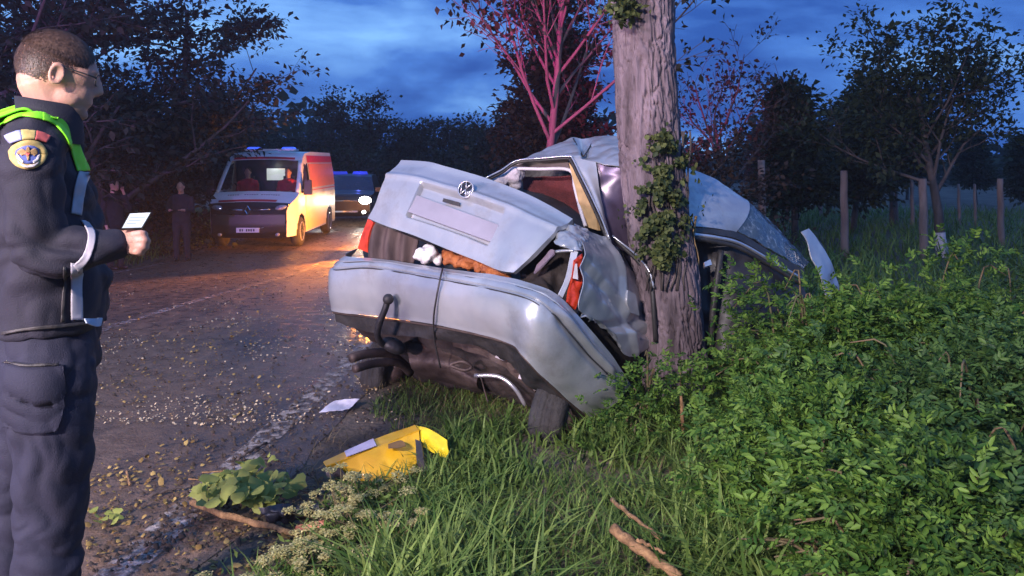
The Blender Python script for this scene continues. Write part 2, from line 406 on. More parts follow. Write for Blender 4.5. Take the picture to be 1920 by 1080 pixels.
M_REDLENS = mat('red_lens', (0.62, 0.055, 0.02), rough=0.18, var=0.3, var_scale=20, trans=0.15)
M_GLASSB = mat('cracked_glass', (0.05, 0.07, 0.09), rough=0.12, color2=(0.30, 0.36, 0.42), var_scale=24, bump=0.25, bump_scale=60, ramp=(0.52, 0.8), coat=0.5, detail=9, rough2=0.5)
M_PLATE = mat('blank_plate', (0.27, 0.26, 0.31), rough=0.5, var=0.1, var_scale=6)

car = empty('wrecked_car', gp(1010, 830, 0.03), 0, 'silver sedan crushed and bent around the tree, boot lid sprung open', 'car')
def cpart(o): return under(o, car)
def CP(name, rows, m=None, **k): return cpart(patch(name, rows, material=m or M_PAINTC, **k))
def CT_(name, pxs, r, m, **k): return cpart(ptube(name, pxs, r, m, None, **k))

# ---- rear bumper, hanging lower on the right
def bumper_disp(s, t):
    o = 0.018*math.sin(math.pi*min(1, t*1.05))
    for c, w, dpt in ((0.17, 0.010, 0.006), (0.33, 0.014, 0.011)):
        o -= dpt*math.exp(-((t-c)/w)**2)
    if t > 0.33: o += 0.010
    # long moulded groove on the side wing
    if s > 0.60: o += 0.022*smooth01((s-0.60)/0.06)*(1-smooth01((s-0.90)/0.04))*(math.exp(-((t-0.22)/0.07)**2)-0.8*math.exp(-((t-0.36)/0.05)**2))
    return o
B_T = [(672, 466, 5.42), (648, 480, 5.14), (700, 484, 4.93), (827, 502, 4.56), (930, 516, 4.22), (1000, 532, 4.06), (1042, 550, 4.02), (1082, 589, 4.06), (1120, 634, 4.14), (1150, 669, 4.22), (1183, 722, 4.32)]
B_U = [(650, 490, 5.36), (629, 505, 5.10), (700, 502, 4.84), (825, 522, 4.46), (935, 543, 4.11), (996, 560, 3.95), (1030, 585, 3.93), (1066, 625, 3.98), (1100, 665, 4.08), (1135, 700, 4.17), (1163, 739, 4.28)]
B_M = [(645, 530, 5.34), (625, 545, 5.07), (700, 545, 4.82), (820, 562, 4.43), (943, 590, 4.07), (990, 610, 3.92), (1018, 645, 3.91), (1050, 685, 3.97), (1085, 718, 4.07), (1110, 745, 4.15), (1138, 760, 4.25)]
B_B = [(650, 572, 5.36), (625, 582, 5.10), (701, 592, 4.86), (812, 607, 4.48), (945, 637, 4.12), (982, 666, 3.97), (1008, 695, 3.96), (1036, 722, 4.00), (1062, 747, 4.08), (1085, 765, 4.16), (1107, 783, 4.24)]
bumper = CP('rear_bumper', [B_T, B_U, B_M, B_B], nu=150, nv=60, thick=0.006, disp=bumper_disp, dent=0.006, dent_s=5, crease=0.004, crease_s=3.2)
# seams pressed into the cover
def seam(r_, u0, u1, rad=0.0035, lift=0.0):
    C = [[pt(*p) for p in r] for r in (B_T, B_U, B_M, B_B)]; P = []
    for i in range(90):
        s = u0+(u1-u0)*i/89; p = catmull([catmull(r, s) for r in C], r_); dv = Vector((0.35, 0.9, 0)) if s < .6 else Vector((-.5, .8, 0)); P.append(p-dv.normalized()*(bumper_disp(s, r_)+lift))
    return cpart(MB().tube(P, rad, 6).build('bumper_seam', M_RUBBER, None, True))
seam(.17, .03, .62, .004, .010); seam(.335, .03, .90, .0045, .013)
# thin lip and black skirt under it
lip = [(u, v+4, d+0.005) for u, v, d in B_B[1:]]
CT_('bumper_lip', lip, 0.008, M_RUST, n=6)
S1 = [(u, v+5, d+0.02) for u, v, d in B_B[1:]]
S2 = [(628, 604, 5.14), (700, 624, 4.92), (800, 634, 4.56), (905, 655, 4.34), (960, 690, 4.24), (1000, 730, 4.20), (1035, 755, 4.22), (1062, 772, 4.27), (1080, 784, 4.3), (1100, 795, 4.33)]
CP('bumper_skirt', [S1, S2], M_BLACK, nu=80, nv=10, thick=0.008, dent=0.02, dent_s=9)
# rear valance / floor pan
CP('floor_pan', [[(640, 600, 5.3), (720, 610, 5.05), (820, 615, 4.75), (930, 640, 4.5), (1000, 700, 4.4), (1060, 760, 4.4), (1120, 790, 4.45)],
                 [(700, 640, 5.3), (760, 660, 5.1), (840, 690, 4.85), (920, 715, 4.65), (1000, 745, 4.5), (1060, 785, 4.5), (1130, 815, 4.55)],
                 [(720, 650, 5.6), (780, 705, 5.3), (850, 728, 5.05), (930, 742, 4.9), (1000, 770, 4.75), (1070, 810, 4.7), (1150, 820, 4.75)],
                 [(760, 640, 6.1), (800, 690, 5.9), (870, 715, 5.7), (950, 735, 5.5), (1020, 760, 5.4), (1080, 800, 5.3), (1170, 790, 5.2)]], M_UNDER, nu=70, nv=40, thick=0.01, dent=0.035, dent_s=7)
CP('impact_beam', [[(840, 618, 4.62), (930, 648, 4.38), (985, 690, 4.30), (1050, 748, 4.34)], [(850, 650, 4.60), (925, 676, 4.40), (975, 715, 4.34), (1035, 765, 4.38)]], M_RUST, nu=30, nv=8, thick=0.02, dent=0.015, dent_s=14)
CP('silencer', [[(760, 640, 4.95), (830, 655, 4.8), (900, 690, 4.66)], [(770, 680, 4.85), (835, 692, 4.72), (895, 718, 4.6)], [(790, 712, 5.0), (850, 722, 4.9), (905, 736, 4.75)]], M_RUST, nu=26, nv=20, thick=0.05, dent=0.02)
CT_('exhaust_pipe', [(657, 672, 4.78), (690, 663, 4.86), (730, 664, 4.95), (765, 690, 5.05)], 0.030, M_RUST, n=14)
CT_('exhaust_pipe', [(664, 692, 4.70), (700, 682, 4.80), (745, 680, 4.9), (770, 700, 5.0)], 0.026, M_RUST, n=14)
CT_('torsion_arm', [(890, 704, 4.55), (935, 706, 4.50), (965, 728, 4.46), (985, 760, 4.46)], 0.013, M_TRIM, n=8)
CT_('brake_line', [(845, 686, 4.5), (870, 694, 4.49), (884, 688, 4.49), (868, 678, 4.49), (848, 682, 4.5), (845, 686, 4.5)], 0.011, M_RUST, n=8)
CT_('hanging_wire', [(830, 503, 4.50), (826, 520, 4.38), (818, 560, 4.37), (813, 600, 4.42), (815, 640, 4.5), (826, 690, 4.55)], 0.0055, M_BLACK, n=6)
CT_('hanging_wire', [(902, 708, 4.5), (908, 730, 4.5), (915, 755, 4.5)], 0.005, M_RUST, n=6)
hitch = CT_('tow_hitch', [(727, 563, 4.60), (722, 580, 4.60), (712, 605, 4.62), (708, 630, 4.66), (722, 648, 4.74), (748, 652, 4.85), (775, 640, 5.0)], [0.020]*6+[0.020]*25, M_BLACK, n=12)
cpart(MB().ell(pt(728, 561, 4.59), 0.033, n=18, m=12).build('hitch_ball', M_BLACK, None, True))
cpart(MB().ell(pt(738, 648, 4.76), (0.085, 0.07, 0.045), Matrix.Rotation(R(25), 3, 'Y')).build('hitch_bracket', M_BLACK, None, True))
for k in range(5):     # broken foam and clips in the gap behind the bumper
    u, v = 940+k*22, 655+k*20
    cpart(MB().box(pt(u, v+8, 4.28), (0.05, 0.04, 0.05), Matrix.Rotation(0.7*k+0.4, 3, 'Y') @ Matrix.Rotation(0.5, 3, 'X')).build('bumper_bracket', M_RUST if k % 2 else M_CLOTHG))

# ---- boot lid
lid_rect = (0.235, 0.66, 0.33, 0.74)
def lid_disp(s, t):
    o = 0.02*math.sin(math.pi*s)*0.6
    # ridge across the lid above the plate
    o += 0.016*math.exp(-((t-0.30)/0.035)**2)
    o += 0.03*smooth01((t-0.05)/0.25)*(1-smooth01((t-0.3)/0.5))
    a, b, c, d = lid_rect; w = 0.014
    k = smooth01((s-a)/w)*smooth01((b-s)/w)*smooth01((t-c)/(w*2))*smooth01((d-t)/(w*2))
    return o-0.040*k
lid = CP('boot_lid', [[(752, 300, 5.22), (800, 304, 5.14), (833, 313, 5.06), (912, 336, 4.87), (977, 361, 4.68), (1030, 386, 4.50), (1074, 411, 4.36)],
                      [(727, 337, 5.12), (775, 345, 5.00), (820, 358, 4.90), (893, 380, 4.70), (955, 402, 4.52), (1005, 425, 4.36), (1044, 441, 4.26)],
                      [(706, 378, 5.05), (748, 394, 4.90), (795, 408, 4.78), (868, 432, 4.58), (925, 455, 4.42), (968, 472, 4.28), (1002, 476, 4.20)],
                      [(689, 409, 5.06), (725, 424, 4.92), (775, 441, 4.78), (840, 468, 4.58), (895, 490, 4.42), (935, 507, 4.28), (962, 511, 4.22)]], nu=130, nv=80, thick=0.03, disp=lid_disp, dent=0.004, dent_s=4, crease=0.003, crease_s=3)
lb = [(700, 412, 5.14), (760, 438, 4.95), (840, 470, 4.68), (900, 490, 4.5), (940, 508, 4.34)]
CP('lid_lining', [[(758, 312, 5.30), (860, 330, 5.06), (960, 365, 4.80), (1064, 416, 4.46)], lb], M_BLACK, nu=30, nv=16, thick=0.02, dent=0.01)  # black lining also stands in for the shadow behind the lid edge
CP('number_plate', [[(779, 366, 4.905), (940, 424, 4.46)], [(764, 397, 4.855), (926, 456, 4.415)]], M_PLATE, nu=12, nv=6, thick=0.004, disp=lambda s, t: 0.006)
CP('plate_lamp_slot', [[(764, 372, 4.96), (772, 366, 4.94)], [(754, 388, 4.945), (765, 388, 4.915)]], M_BLACK, nu=4, nv=5, thick=0.006, disp=lambda s, t: 0.012)
CP('plate_lamp_slot', [[(936, 424, 4.455), (944, 428, 4.44)], [(928, 452, 4.425), (936, 448, 4.415)]], M_BLACK, nu=4, nv=5, thick=0.006, disp=lambda s, t: 0.012)
CP('boot_handle', [[(832, 372, 4.80), (862, 380, 4.73)], [(830, 378, 4.79), (862, 387, 4.72)]], M_BLACK, nu=6, nv=3, thick=0.006, disp=lambda s, t: 0.004)
def badge():
    c = pt(875, 356, 4.725); n = (Vector((-0.42, -0.86, 0.30))).normalized(); x = n.cross(Vector((0, 0, 1))).normalized(); x = -x if x.x < 0 else x; y = x.cross(n); y = -y if y.z < 0 else y
    x = (x*0.93-y*0.36).normalized(); y = n.cross(x); y = -y if y.z < 0 else y
    r = 0.054
    d = MB(); d.loft([[c+n*h+(x*math.cos(a)+y*math.sin(a))*rr for a in [2*math.pi*k/36 for k in range(36)]] for h, rr in ((0.0, r), (0.012, r), (0.012, r*0.86), (0.006, r*0.84))])
    o = d.build('round_badge', mat('badge_dark', (0.03, 0.035, 0.05), rough=0.3, metal=0.6, var=0.2)); cpart(o)
    g = MB(); g.loft([[c+n*h+(x*math.cos(a)+y*math.sin(a))*rr for a in [2*math.pi*k/36 for k in range(36)]] for h, rr in ((0.006, r*1.03), (0.017, r*1.02), (0.017, r*0.88), (0.008, r*0.86))], cap=False)
    def bar(p, q):
        g.tube([c+n*0.011+x*p[0]*r+y*p[1]*r, c+n*0.011+x*q[0]*r+y*q[1]*r], 0.0048, 6)
    bar((-0.36, 0.8), (0, 0.12)); bar((0.36, 0.8), (0, 0.12))
    bar((-0.78, 0.38), (-0.36, -0.72)); bar((-0.36, -0.72), (0, 0.0)); bar((0, 0.0), (0.36, -0.72)); bar((0.36, -0.72), (0.78, 0.38))
    go = g.build('badge_emblem', M_TRIM, None, True); go.parent = o; go.matrix_parent_inverse = o.matrix_basis.inverted()
badge()

# ---- inside the boot
CP('boot_interior', [[(690, 400, 5.6), (800, 420, 5.6), (950, 450, 5.3), (1080, 430, 5.0)], [(680, 470, 5.5), (800, 500, 5.4), (950, 530, 5.1), (1090, 560, 4.7)], [(700, 520, 5.2), (810, 530, 4.9), (950, 560, 4.5), (1060, 640, 4.4)]], M_BLACK, nu=30, nv=20, thick=0.02, dent=0.03)
CP('boot_side_lining', [[(699, 417, 5.10), (740, 432, 5.0), (785, 450, 4.92)], [(692, 455, 5.04), (735, 462, 4.98), (780, 475, 4.92)], [(690, 482, 5.02), (735, 492, 4.96), (775, 496, 4.92)]], mat('boot_lining', (0.05, 0.032, 0.032), rough=0.8, color2=(0.11, 0.075, 0.07), var_scale=3, stretch=(6, 6, 0.6)), nu=40, nv=14, thick=0.01, disp=lambda s, t: 0.02*math.sin(s*19), dent=0.008)
CP('tail_lamp', [[(690, 410, 5.10), (700, 416, 5.05)], [(678, 440, 5.08), (690, 446, 5.03)], [(671, 466, 5.07), (690, 474, 5.02)]], M_REDLENS, nu=8, nv=12, thick=0.02)
def crumple(name, pxs, depth, m, seed, nlump=16, r=0.05, vox=0.008, parent=None):
    rr = random.Random(seed); mb = MB(); us = [p[0] for p in pxs]; vs_ = [p[1] for p in pxs]
    for k in range(nlump):
        i = rr.random()*(len(pxs)-1); j = int(i); f = i-j
        u = pxs[j][0]*(1-f)+pxs[min(j+1, len(pxs)-1)][0]*f+rr.uniform(-8, 8); v = pxs[j][1]*(1-f)+pxs[min(j+1, len(pxs)-1)][1]*f+rr.uniform(-6, 6)
        dd = depth(u) if callable(depth) else depth
        mb.ell(pt(u, v, dd+rr.uniform(-.03, .05)), (r*rr.uniform(.6, 1.1), r*rr.uniform(.5, 1), r*rr.uniform(.5, .9)), Matrix.Rotation(rr.random()*3, 3, 'X') @ Matrix.Rotation(rr.random()*3, 3, 'Y'), 12, 8)
    return remesh(mb, name, vox, 2, 0.5, m, None, wrinkle=lambda p, n: 0.012*mnoise.noise(p*22)+0.006*mnoise.noise(p*55))
wb = crumple('plastic_bag', [(783, 470), (800, 478), (822, 480)], 4.72, M_WHITEBAG, 3, 14, 0.055)
tag(wb, 'crumpled white plastic bag spilling out under the open boot lid', 'bag')
on = crumple('orange_net_bag', [(835, 482), (865, 487), (895, 497), (925, 507), (942, 513)], lambda u: 4.72-(u-835)*0.0032, M_ORANGE, 5, 34, 0.048)
tag(on, 'orange brown net sack squeezed between boot lid and bumper', 'sack')

# ---- right rear corner: torn lamp opening, crumpled corner, quarter panel
CP('lamp_recess', [[(1000, 455, 4.5), (1040, 440, 4.45), (1080, 470, 4.4)], [(975, 505, 4.4), (1025, 500, 4.38), (1075, 520, 4.32)], [(985, 530, 4.2), (1035, 545, 4.2), (1068, 570, 4.2)]], M_UNDER, nu=26, nv=18, thick=0.02, dent=0.05, dent_s=9)
CP('lamp_frame', [[(1006, 497, 4.28), (1030, 470, 4.25), (1040, 470, 4.24)], [(1000, 512, 4.25), (1022, 492, 4.22), (1040, 476, 4.22)]], mat('magenta_grey_plastic', (0.22, 0.17, 0.23), rough=0.5, var=0.2), nu=16, nv=6, thick=0.01, dent=0.01)
CP('lamp_frame', [[(1072, 470, 4.16), (1084, 472, 4.17)], [(1062, 520, 4.10), (1070, 522, 4.11)], [(1048, 553, 4.05), (1055, 558, 4.06)]], mat('white_frame', (0.55, 0.56, 0.6), rough=0.4, var=0.15), nu=6, nv=16, thick=0.012)
CT_('lamp_frame', [(1042, 472, 4.2), (1058, 470, 4.18), (1076, 470, 4.16)], 0.010, M_TRIM, n=6)
CP('tail_lamp', [[(1077, 488, 4.14), (1090, 476, 4.18)], [(1070, 530, 4.10), (1092, 520, 4.14)], [(1064, 566, 4.06), (1080, 580, 4.08)]], M_REDLENS, nu=10, nv=16, thick=0.02, dent=0.02, dent_s=22)
CP('lamp_shard', [[(1078, 495, 4.09), (1082, 494, 4.09)], [(1074, 522, 4.08), (1084, 524, 4.08)]], mat('clear_lens', (0.6, 0.55, 0.55), rough=0.15, var=0.2), nu=4, nv=8, thick=0.01)
CP('crumpled_corner', [[(1044, 440, 4.32), (1060, 426, 4.34), (1078, 420, 4.42), (1100, 428, 4.5)], [(1040, 455, 4.22), (1062, 445, 4.20), (1085, 442, 4.24), (1105, 450, 4.34)], [(1048, 464, 4.18), (1066, 466, 4.16), (1086, 472, 4.17), (1100, 476, 4.24)]], nu=60, nv=40, thick=0.005, dent=0.006, dent_s=14, crease=0.022, crease_s=9)
CP('quarter_panel', [[(1078, 418, 4.44), (1100, 428, 4.52), (1124, 441, 4.62), (1146, 455, 4.74), (1166, 474, 4.86)],
                     [(1090, 470, 4.19), (1115, 475, 4.34), (1140, 483, 4.50), (1165, 495, 4.66), (1186, 510, 4.82)],
                     [(1086, 530, 4.10), (1115, 533, 4.24), (1145, 540, 4.40), (1175, 550, 4.58), (1204, 562, 4.78)],
                     [(1079, 580, 4.07), (1110, 592, 4.19), (1148, 606, 4.36), (1185, 618, 4.54), (1221, 622, 4.74)],
                     [(1120, 602, 4.22), (1145, 622, 4.32), (1160, 640, 4.40), (1190, 655, 4.55), (1220, 645, 4.72)],
                     [(1150, 625, 4.34), (1158, 640, 4.38), (1172, 664, 4.44), (1190, 668, 4.55), (1214, 655, 4.68)]], nu=60, nv=70, thick=0.005, disp=lambda s, t: 0.03*math.sin(math.pi*t)*(1-0.5*s)-0.030*max(0, 1-abs(t-0.30-0.35*s)/0.07)-0.028*max(0, 1-abs(t-0.78+0.30*s)/0.06)+0.022*max(0, 1-abs(s-0.62-0.15*t)/0.08), dent=0.006, dent_s=5.5, crease=0.009, crease_s=3.6)
CP('fuel_flap', [[(1177, 544, 4.50), (1190, 552, 4.56)], [(1175, 566, 4.47), (1196, 574, 4.56)], [(1183, 586, 4.50), (1199, 592, 4.58)]], nu=12, nv=16, thick=0.012, dent=0.006)
CP('wheel_arch', [[(1060, 580, 4.25), (1120, 610, 4.45), (1170, 660, 4.6), (1215, 650, 4.9)], [(1090, 650, 4.4), (1140, 680, 4.55), (1180, 720, 4.7), (1230, 720, 4.95)], [(1110, 790, 4.6), (1150, 780, 4.75), (1190, 790, 4.9), (1240, 780, 5.1)]], M_BLACK, nu=24, nv=18, thick=0.01, dent=0.03)
# dark sill and door frame curling round toward the trunk
CT_('door_frame', [(1150, 446, 4.80), (1172, 466, 4.76), (1195, 488, 4.70), (1214, 512, 4.66), (1223, 545, 4.62), (1226, 590, 4.60), (1229, 640, 4.62)], 0.014, M_BLACK, n=8)
CT_('door_trim', [(1148, 442, 4.77), (1170, 459, 4.73), (1196, 481, 4.66), (1217, 508, 4.60), (1226, 540, 4.58)], 0.007, M_TRIM, n=8)
CP('door_shell', [[(1150, 448, 4.9), (1180, 470, 4.88), (1215, 505, 4.80)], [(1180, 500, 5.0), (1205, 520, 4.92), (1230, 560, 4.75)], [(1200, 580, 5.0), (1222, 600, 4.9), (1246, 585, 4.70)], [(1210, 660, 4.95), (1228, 660, 4.85), (1240, 620, 4.68)]], mat('dark_blue_shell', (0.05, 0.045, 0.075), rough=0.35, metal=0.3, var=0.3, var_scale=6), nu=20, nv=24, thick=0.006, dent=0.03, dent_s=8)  # shell darker and bluer than the silver panels around it

# ---- rear of the cabin
CP('roof', [[(968, 301, 5.20), (1000, 288, 5.36), (1040, 271, 5.5), (1073, 258, 5.6), (1092, 262, 5.58), (1114, 258, 5.56), (1138, 256, 5.5), (1175, 260, 5.4)],
            [(1000, 300, 5.16), (1022, 292, 5.22), (1050, 282, 5.28), (1080, 272, 5.32), (1093, 287, 5.34), (1112, 272, 5.30), (1140, 272, 5.2), (1175, 275, 5.1)],
            [(1040, 297, 5.08), (1058, 294, 5.08), (1075, 290, 5.06), (1088, 288, 5.06), (1094, 293, 5.10), (1108, 296, 5.04), (1138, 300, 4.96), (1172, 300, 4.86)],
            [(1066, 296, 5.04), (1074, 296, 5.02), (1083, 298, 5.0), (1090, 299, 5.0), (1097, 301, 5.01), (1116, 304, 4.96), (1142, 311, 4.88), (1172, 312, 4.78)]], nu=110, nv=60, thick=0.006, dent=0.004, dent_s=9, crease=0.012, crease_s=3.6)
CT_('roof_crease', [(1075, 260, 5.57), (1084, 277, 5.30), (1093, 293, 5.06)], 0.006, M_BLACK, n=6)
CT_('roof_crease', [(1114, 260, 5.53), (1105, 277, 5.28), (1095, 293, 5.06)], 0.005, M_BLACK, n=6)
CT_('window_rubber', [(912, 338, 5.14), (940, 324, 5.16), (969, 305, 5.16), (1010, 301, 5.10), (1062, 297, 5.04), (1070, 301, 5.02), (1082, 325, 4.96), (1100, 362, 4.86), (1120, 405, 4.76), (1139, 450, 4.68)], 0.011, M_BLACK, n=8)
CT_('window_trim', [(910, 334, 5.12), (940, 319, 5.14), (968, 301.5, 5.15), (1010, 297, 5.08), (1064, 293, 5.01), (1074, 298, 4.99), (1087, 324, 4.92), (1106, 362, 4.82), (1126, 405, 4.72), (1143, 448, 4.64)], 0.006, M_TRIM, n=8)
CP('headliner', [[(960, 309, 5.26), (1010, 305, 5.2), (1064, 302, 5.14)], [(962, 318, 5.34), (1010, 316, 5.28), (1068, 318, 5.2)]], mat('headliner_cloth', (0.5, 0.42, 0.36), rough=0.9, var=0.2), nu=16, nv=6, thick=0.02, dent=0.01)
CP('pillar_trim', [[(1066, 304, 5.06), (1076, 318, 5.02)], [(1076, 345, 4.98), (1096, 355, 4.93)], [(1088, 392, 4.92), (1116, 398, 4.82)], [(1097, 425, 4.88), (1122, 432, 4.78)]], M_BEIGE, nu=10, nv=20, thick=0.02, dent=0.008)
CT_('inner_frame', [(966, 316, 5.22), (1010, 317, 5.18), (1068, 319, 5.1), (1078, 352, 5.02), (1088, 392, 4.92), (1098, 424, 4.84)], 0.012, mat('pale_trim', (0.55, 0.52, 0.56), rough=0.5, var=0.1), n=8)
CP('rear_pillar', [[(1072, 295, 5.0), (1090, 298, 4.99), (1117, 304, 4.95)], [(1088, 325, 4.93), (1103, 328, 4.90), (1121, 330, 4.9)], [(1108, 364, 4.83), (1118, 366, 4.81), (1126, 368, 4.83)], [(1126, 404, 4.73), (1131, 405, 4.74), (1134, 408, 4.77)], [(1142, 452, 4.65), (1145, 453, 4.66), (1148, 456, 4.68)]], nu=18, nv=40, thick=0.006, dent=0.006)
CP('side_panel', [[(1115, 305, 4.97), (1145, 313, 4.92), (1185, 316, 4.86)], [(1124, 350, 4.92), (1150, 352, 4.90), (1190, 355, 4.88)], [(1132, 405, 4.84), (1160, 408, 4.86), (1195, 410, 4.9)], [(1146, 452, 4.75), (1170, 470, 4.82), (1200, 480, 4.9)]], mat('shaded_side', (0.10, 0.075, 0.12), rough=0.3, metal=0.3, color2=(0.06, 0.045, 0.075), var_scale=5), nu=30, nv=40, thick=0.006, dent=0.006, dent_s=6, crease=0.012, crease_s=4.5)  # silver side in shade: the shade is painted in as dark violet
CP('seat_back', [[(978, 330, 5.45), (1020, 330, 5.4), (1070, 330, 5.35)], [(985, 380, 5.35), (1030, 385, 5.3), (1090, 395, 5.25)], [(1000, 440, 5.2), (1050, 440, 5.2), (1110, 450, 5.15)]], M_SEAT, nu=24, nv=20, thick=0.12, dent=0.03, dent_s=6)
cpart(crumple('curtain_airbag', [(930, 338), (945, 332), (965, 330), (975, 342)], 5.24, M_CLOTHG, 9, 16, 0.06))
CP('parcel_shelf', [[(900, 345, 5.35), (1000, 380, 5.1), (1090, 425, 4.8)], [(960, 330, 5.9), (1060, 350, 5.7), (1120, 420, 5.4)]], M_BLACK, nu=16, nv=10, thick=0.02, dent=0.02)
CP('cabin_dark_fill', [[(940, 318, 5.75), (1060, 310, 5.75), (1170, 300, 5.5)], [(900, 400, 5.8), (1050, 420, 5.7), (1180, 420, 5.4)], [(760, 620, 5.7), (1000, 640, 5.5), (1200, 700, 5.3)]], M_BLACK, nu=20, nv=16, thick=0.02, dent=0.03)  # dark fill sheet added so nothing shows through the holes

# ---- the front half, thrown round to the right of the trunk
CP('front_roof', [[(1255, 300, 5.30), (1287, 313, 5.32), (1339, 334, 5.42), (1392, 370, 5.5)], [(1262, 340, 5.12), (1292, 350, 5.14), (1340, 366, 5.26), (1397, 388, 5.38)], [(1268, 385, 4.98), (1300, 392, 5.0), (1345, 400, 5.12), (1392, 412, 5.26)], [(1275, 420, 4.90), (1307, 424, 4.92), (1345, 428, 5.02), (1381, 435, 5.14)]], nu=50, nv=40, thick=0.006, disp=lambda s, t: 0.05*math.sin(math.pi*t)*(0.5+0.5*s), dent=0.003, dent_s=6, crease=0.004, crease_s=4)
CP('windscreen', [[(1395, 372, 5.50), (1436, 406, 5.56), (1480, 452, 5.62), (1515, 494, 5.66)], [(1397, 392, 5.37), (1430, 425, 5.42), (1472, 466, 5.48), (1511, 498, 5.54)], [(1385, 433, 5.15), (1420, 452, 5.20), (1464, 478, 5.28), (1507, 503, 5.36)]], M_GLASSB, nu=50, nv=24, thick=0.006, disp=lambda s, t: 0.04*math.sin(math.pi*t), dent=0.012, dent_s=9)
CP('roof_rail', [[(1290, 424, 4.90), (1345, 430, 5.0), (1386, 437, 5.12), (1450, 474, 5.22), (1509, 506, 5.33)], [(1295, 434, 4.86), (1345, 440, 4.95), (1386, 450, 5.06), (1450, 487, 5.16), (1506, 522, 5.28)]], M_BLACK, nu=40, nv=8, thick=0.03, dent=0.004)
CT_('window_trim', [(1300, 440, 4.82), (1345, 446, 4.90), (1388, 457, 5.0), (1445, 489, 5.10), (1503, 523, 5.22)], 0.013, M_TRIM, n=8)
CT_('window_rubber', [(1300, 447, 4.80), (1345, 454, 4.88), (1388, 466, 4.98), (1445, 498, 5.08), (1500, 532, 5.2)], 0.014, M_RUBBER, n=8)
CP('front_door', [[(1290, 440, 4.95), (1345, 450, 5.0), (1390, 465, 5.08), (1450, 500, 5.16), (1508, 535, 5.26)], [(1300, 520, 5.0), (1345, 530, 4.98), (1400, 540, 4.98), (1460, 555, 5.05), (1520, 570, 5.2)], [(1300, 620, 4.9), (1345, 640, 4.84), (1400, 640, 4.85), (1460, 640, 4.95), (1530, 640, 5.1)], [(1310, 720, 4.95), (1350, 740, 4.9), (1400, 740, 4.9), (1460, 740, 4.98), (1530, 740, 5.1)]], mat('shaded_door', (0.008, 0.008, 0.010), rough=0.5, color2=(0.035, 0.031, 0.035), var_scale=3.2), nu=50, nv=50, thick=0.01, disp=lambda s, t: -0.06*math.exp(-((s-0.15)/0.12)**2), dent=0.035, dent_s=5)  # near-black colour paints the trunk's shadow into the door
CP('door_mirror', [[(1320, 492, 4.82), (1332, 486, 4.84)], [(1322, 500, 4.80), (1335, 496, 4.82)]], M_TRIM, nu=6, nv=6, thick=0.02)
CT_('door_pillar', [(1352, 470, 4.92), (1345, 520, 4.86), (1335, 600, 4.84), (1330, 690, 4.88)], 0.02, M_BLACK, n=8)
CT_('door_strip', [(1316, 600, 4.84), (1322, 650, 4.83), (1326, 700, 4.85)], 0.008, M_RUST, n=6)
hood = CP('bonnet_edge', [[(1502, 435, 5.55), (1512, 431, 5.62)], [(1514, 455, 5.50), (1528, 450, 5.62)], [(1526, 488, 5.46), (1546, 478, 5.62)], [(1540, 522, 5.42), (1562, 515, 5.62)], [(1550, 560, 5.4), (1572, 555, 5.62)]], nu=12, nv=36, thick=0.008, dent=0.01, disp=lambda s, t: 0.02*s)
CP('bonnet', [[(1513, 431, 5.63), (1524, 438, 5.75)], [(1530, 452, 5.63), (1542, 460, 5.78)], [(1548, 480, 5.63), (1560, 494, 5.8)], [(1564, 516, 5.63), (1570, 530, 5.82)], [(1574, 556, 5.63), (1580, 565, 5.85)]], M_BLACK, nu=10, nv=30, thick=0.01, dent=0.01)

# ---- wheels
def wheel(center, axis, r, w, parent, tilt=0):
    ax = Vector(axis).normalized(); x = ax.orthogonal().normalized(); y = ax.cross(x)
    prof = [(-w*0.42, r*0.62), (-w*0.5, r*0.70), (-w*0.52, r*0.82), (-w*0.47, r*0.93), (-w*0.36, r*0.985), (-w*.27, r*.99), (-w*.26, r*.965), (-w*.21, r*.965), (-w*.20, r), (-w*.05, r), (-w*.04, r*.965), (w*.04, r*.965), (w*.05, r), (w*.20, r), (w*.21, r*.965), (w*.26, r*.965), (w*.27, r*.99), (w*0.36, r*0.985), (w*0.47, r*0.93), (w*0.52, r*0.82), (w*0.5, r*0.70), (w*0.42, r*0.62)]
    n = 64; rings = []
    for k in range(n):
        a = 2*math.pi*k/n; rd = x*math.cos(a)+y*math.sin(a); rings.append([Vector(center)+ax*o+rd*(rr-(0.009 if (k % 2 and rr > r*0.97) else 0)) for o, rr in prof])
    mb = MB(); m = len(prof)
    V = [p for q in rings for p in q]; F = [(k*m+j, k*m+j+1, ((k+1) % n)*m+j+1, ((k+1) % n)*m+j) for k in range(n) for j in range(m-1)]
    mb.add(V, F); t = mb.build('tyre', M_TYRE, None, True)
    rm = MB(); pr = [(-w*0.42, r*0.63), (-w*0.30, r*0.58), (-w*0.25, r*0.15), (w*0.25, r*0.15), (w*0.30, r*0.58), (w*0.42, r*0.63)]
    rings = [[Vector(center)+ax*o+(x*math.cos(a)+y*math.sin(a))*rr for a in [2*math.pi*k/32 for k in range(32)]] for o, rr in pr]
    rm.loft(rings); ri = rm.build('rim', M_RUST, None, True)
    for o in (t, ri): under(o, parent)
    return t
car_wheel = empty('wheel', pt(1058, 778, 4.28)); 
wheel(pt(1058, 778, 4.30), (0.86, -0.50, -0.10), 0.285, 0.19, car_wheel); cpart(car_wheel)
w2 = empty('wheel', pt(745, 690, 5.45)); wheel(pt(745, 690, 5.45), (0.78, -0.6, -0.15), 0.285, 0.19, w2); cpart(w2)

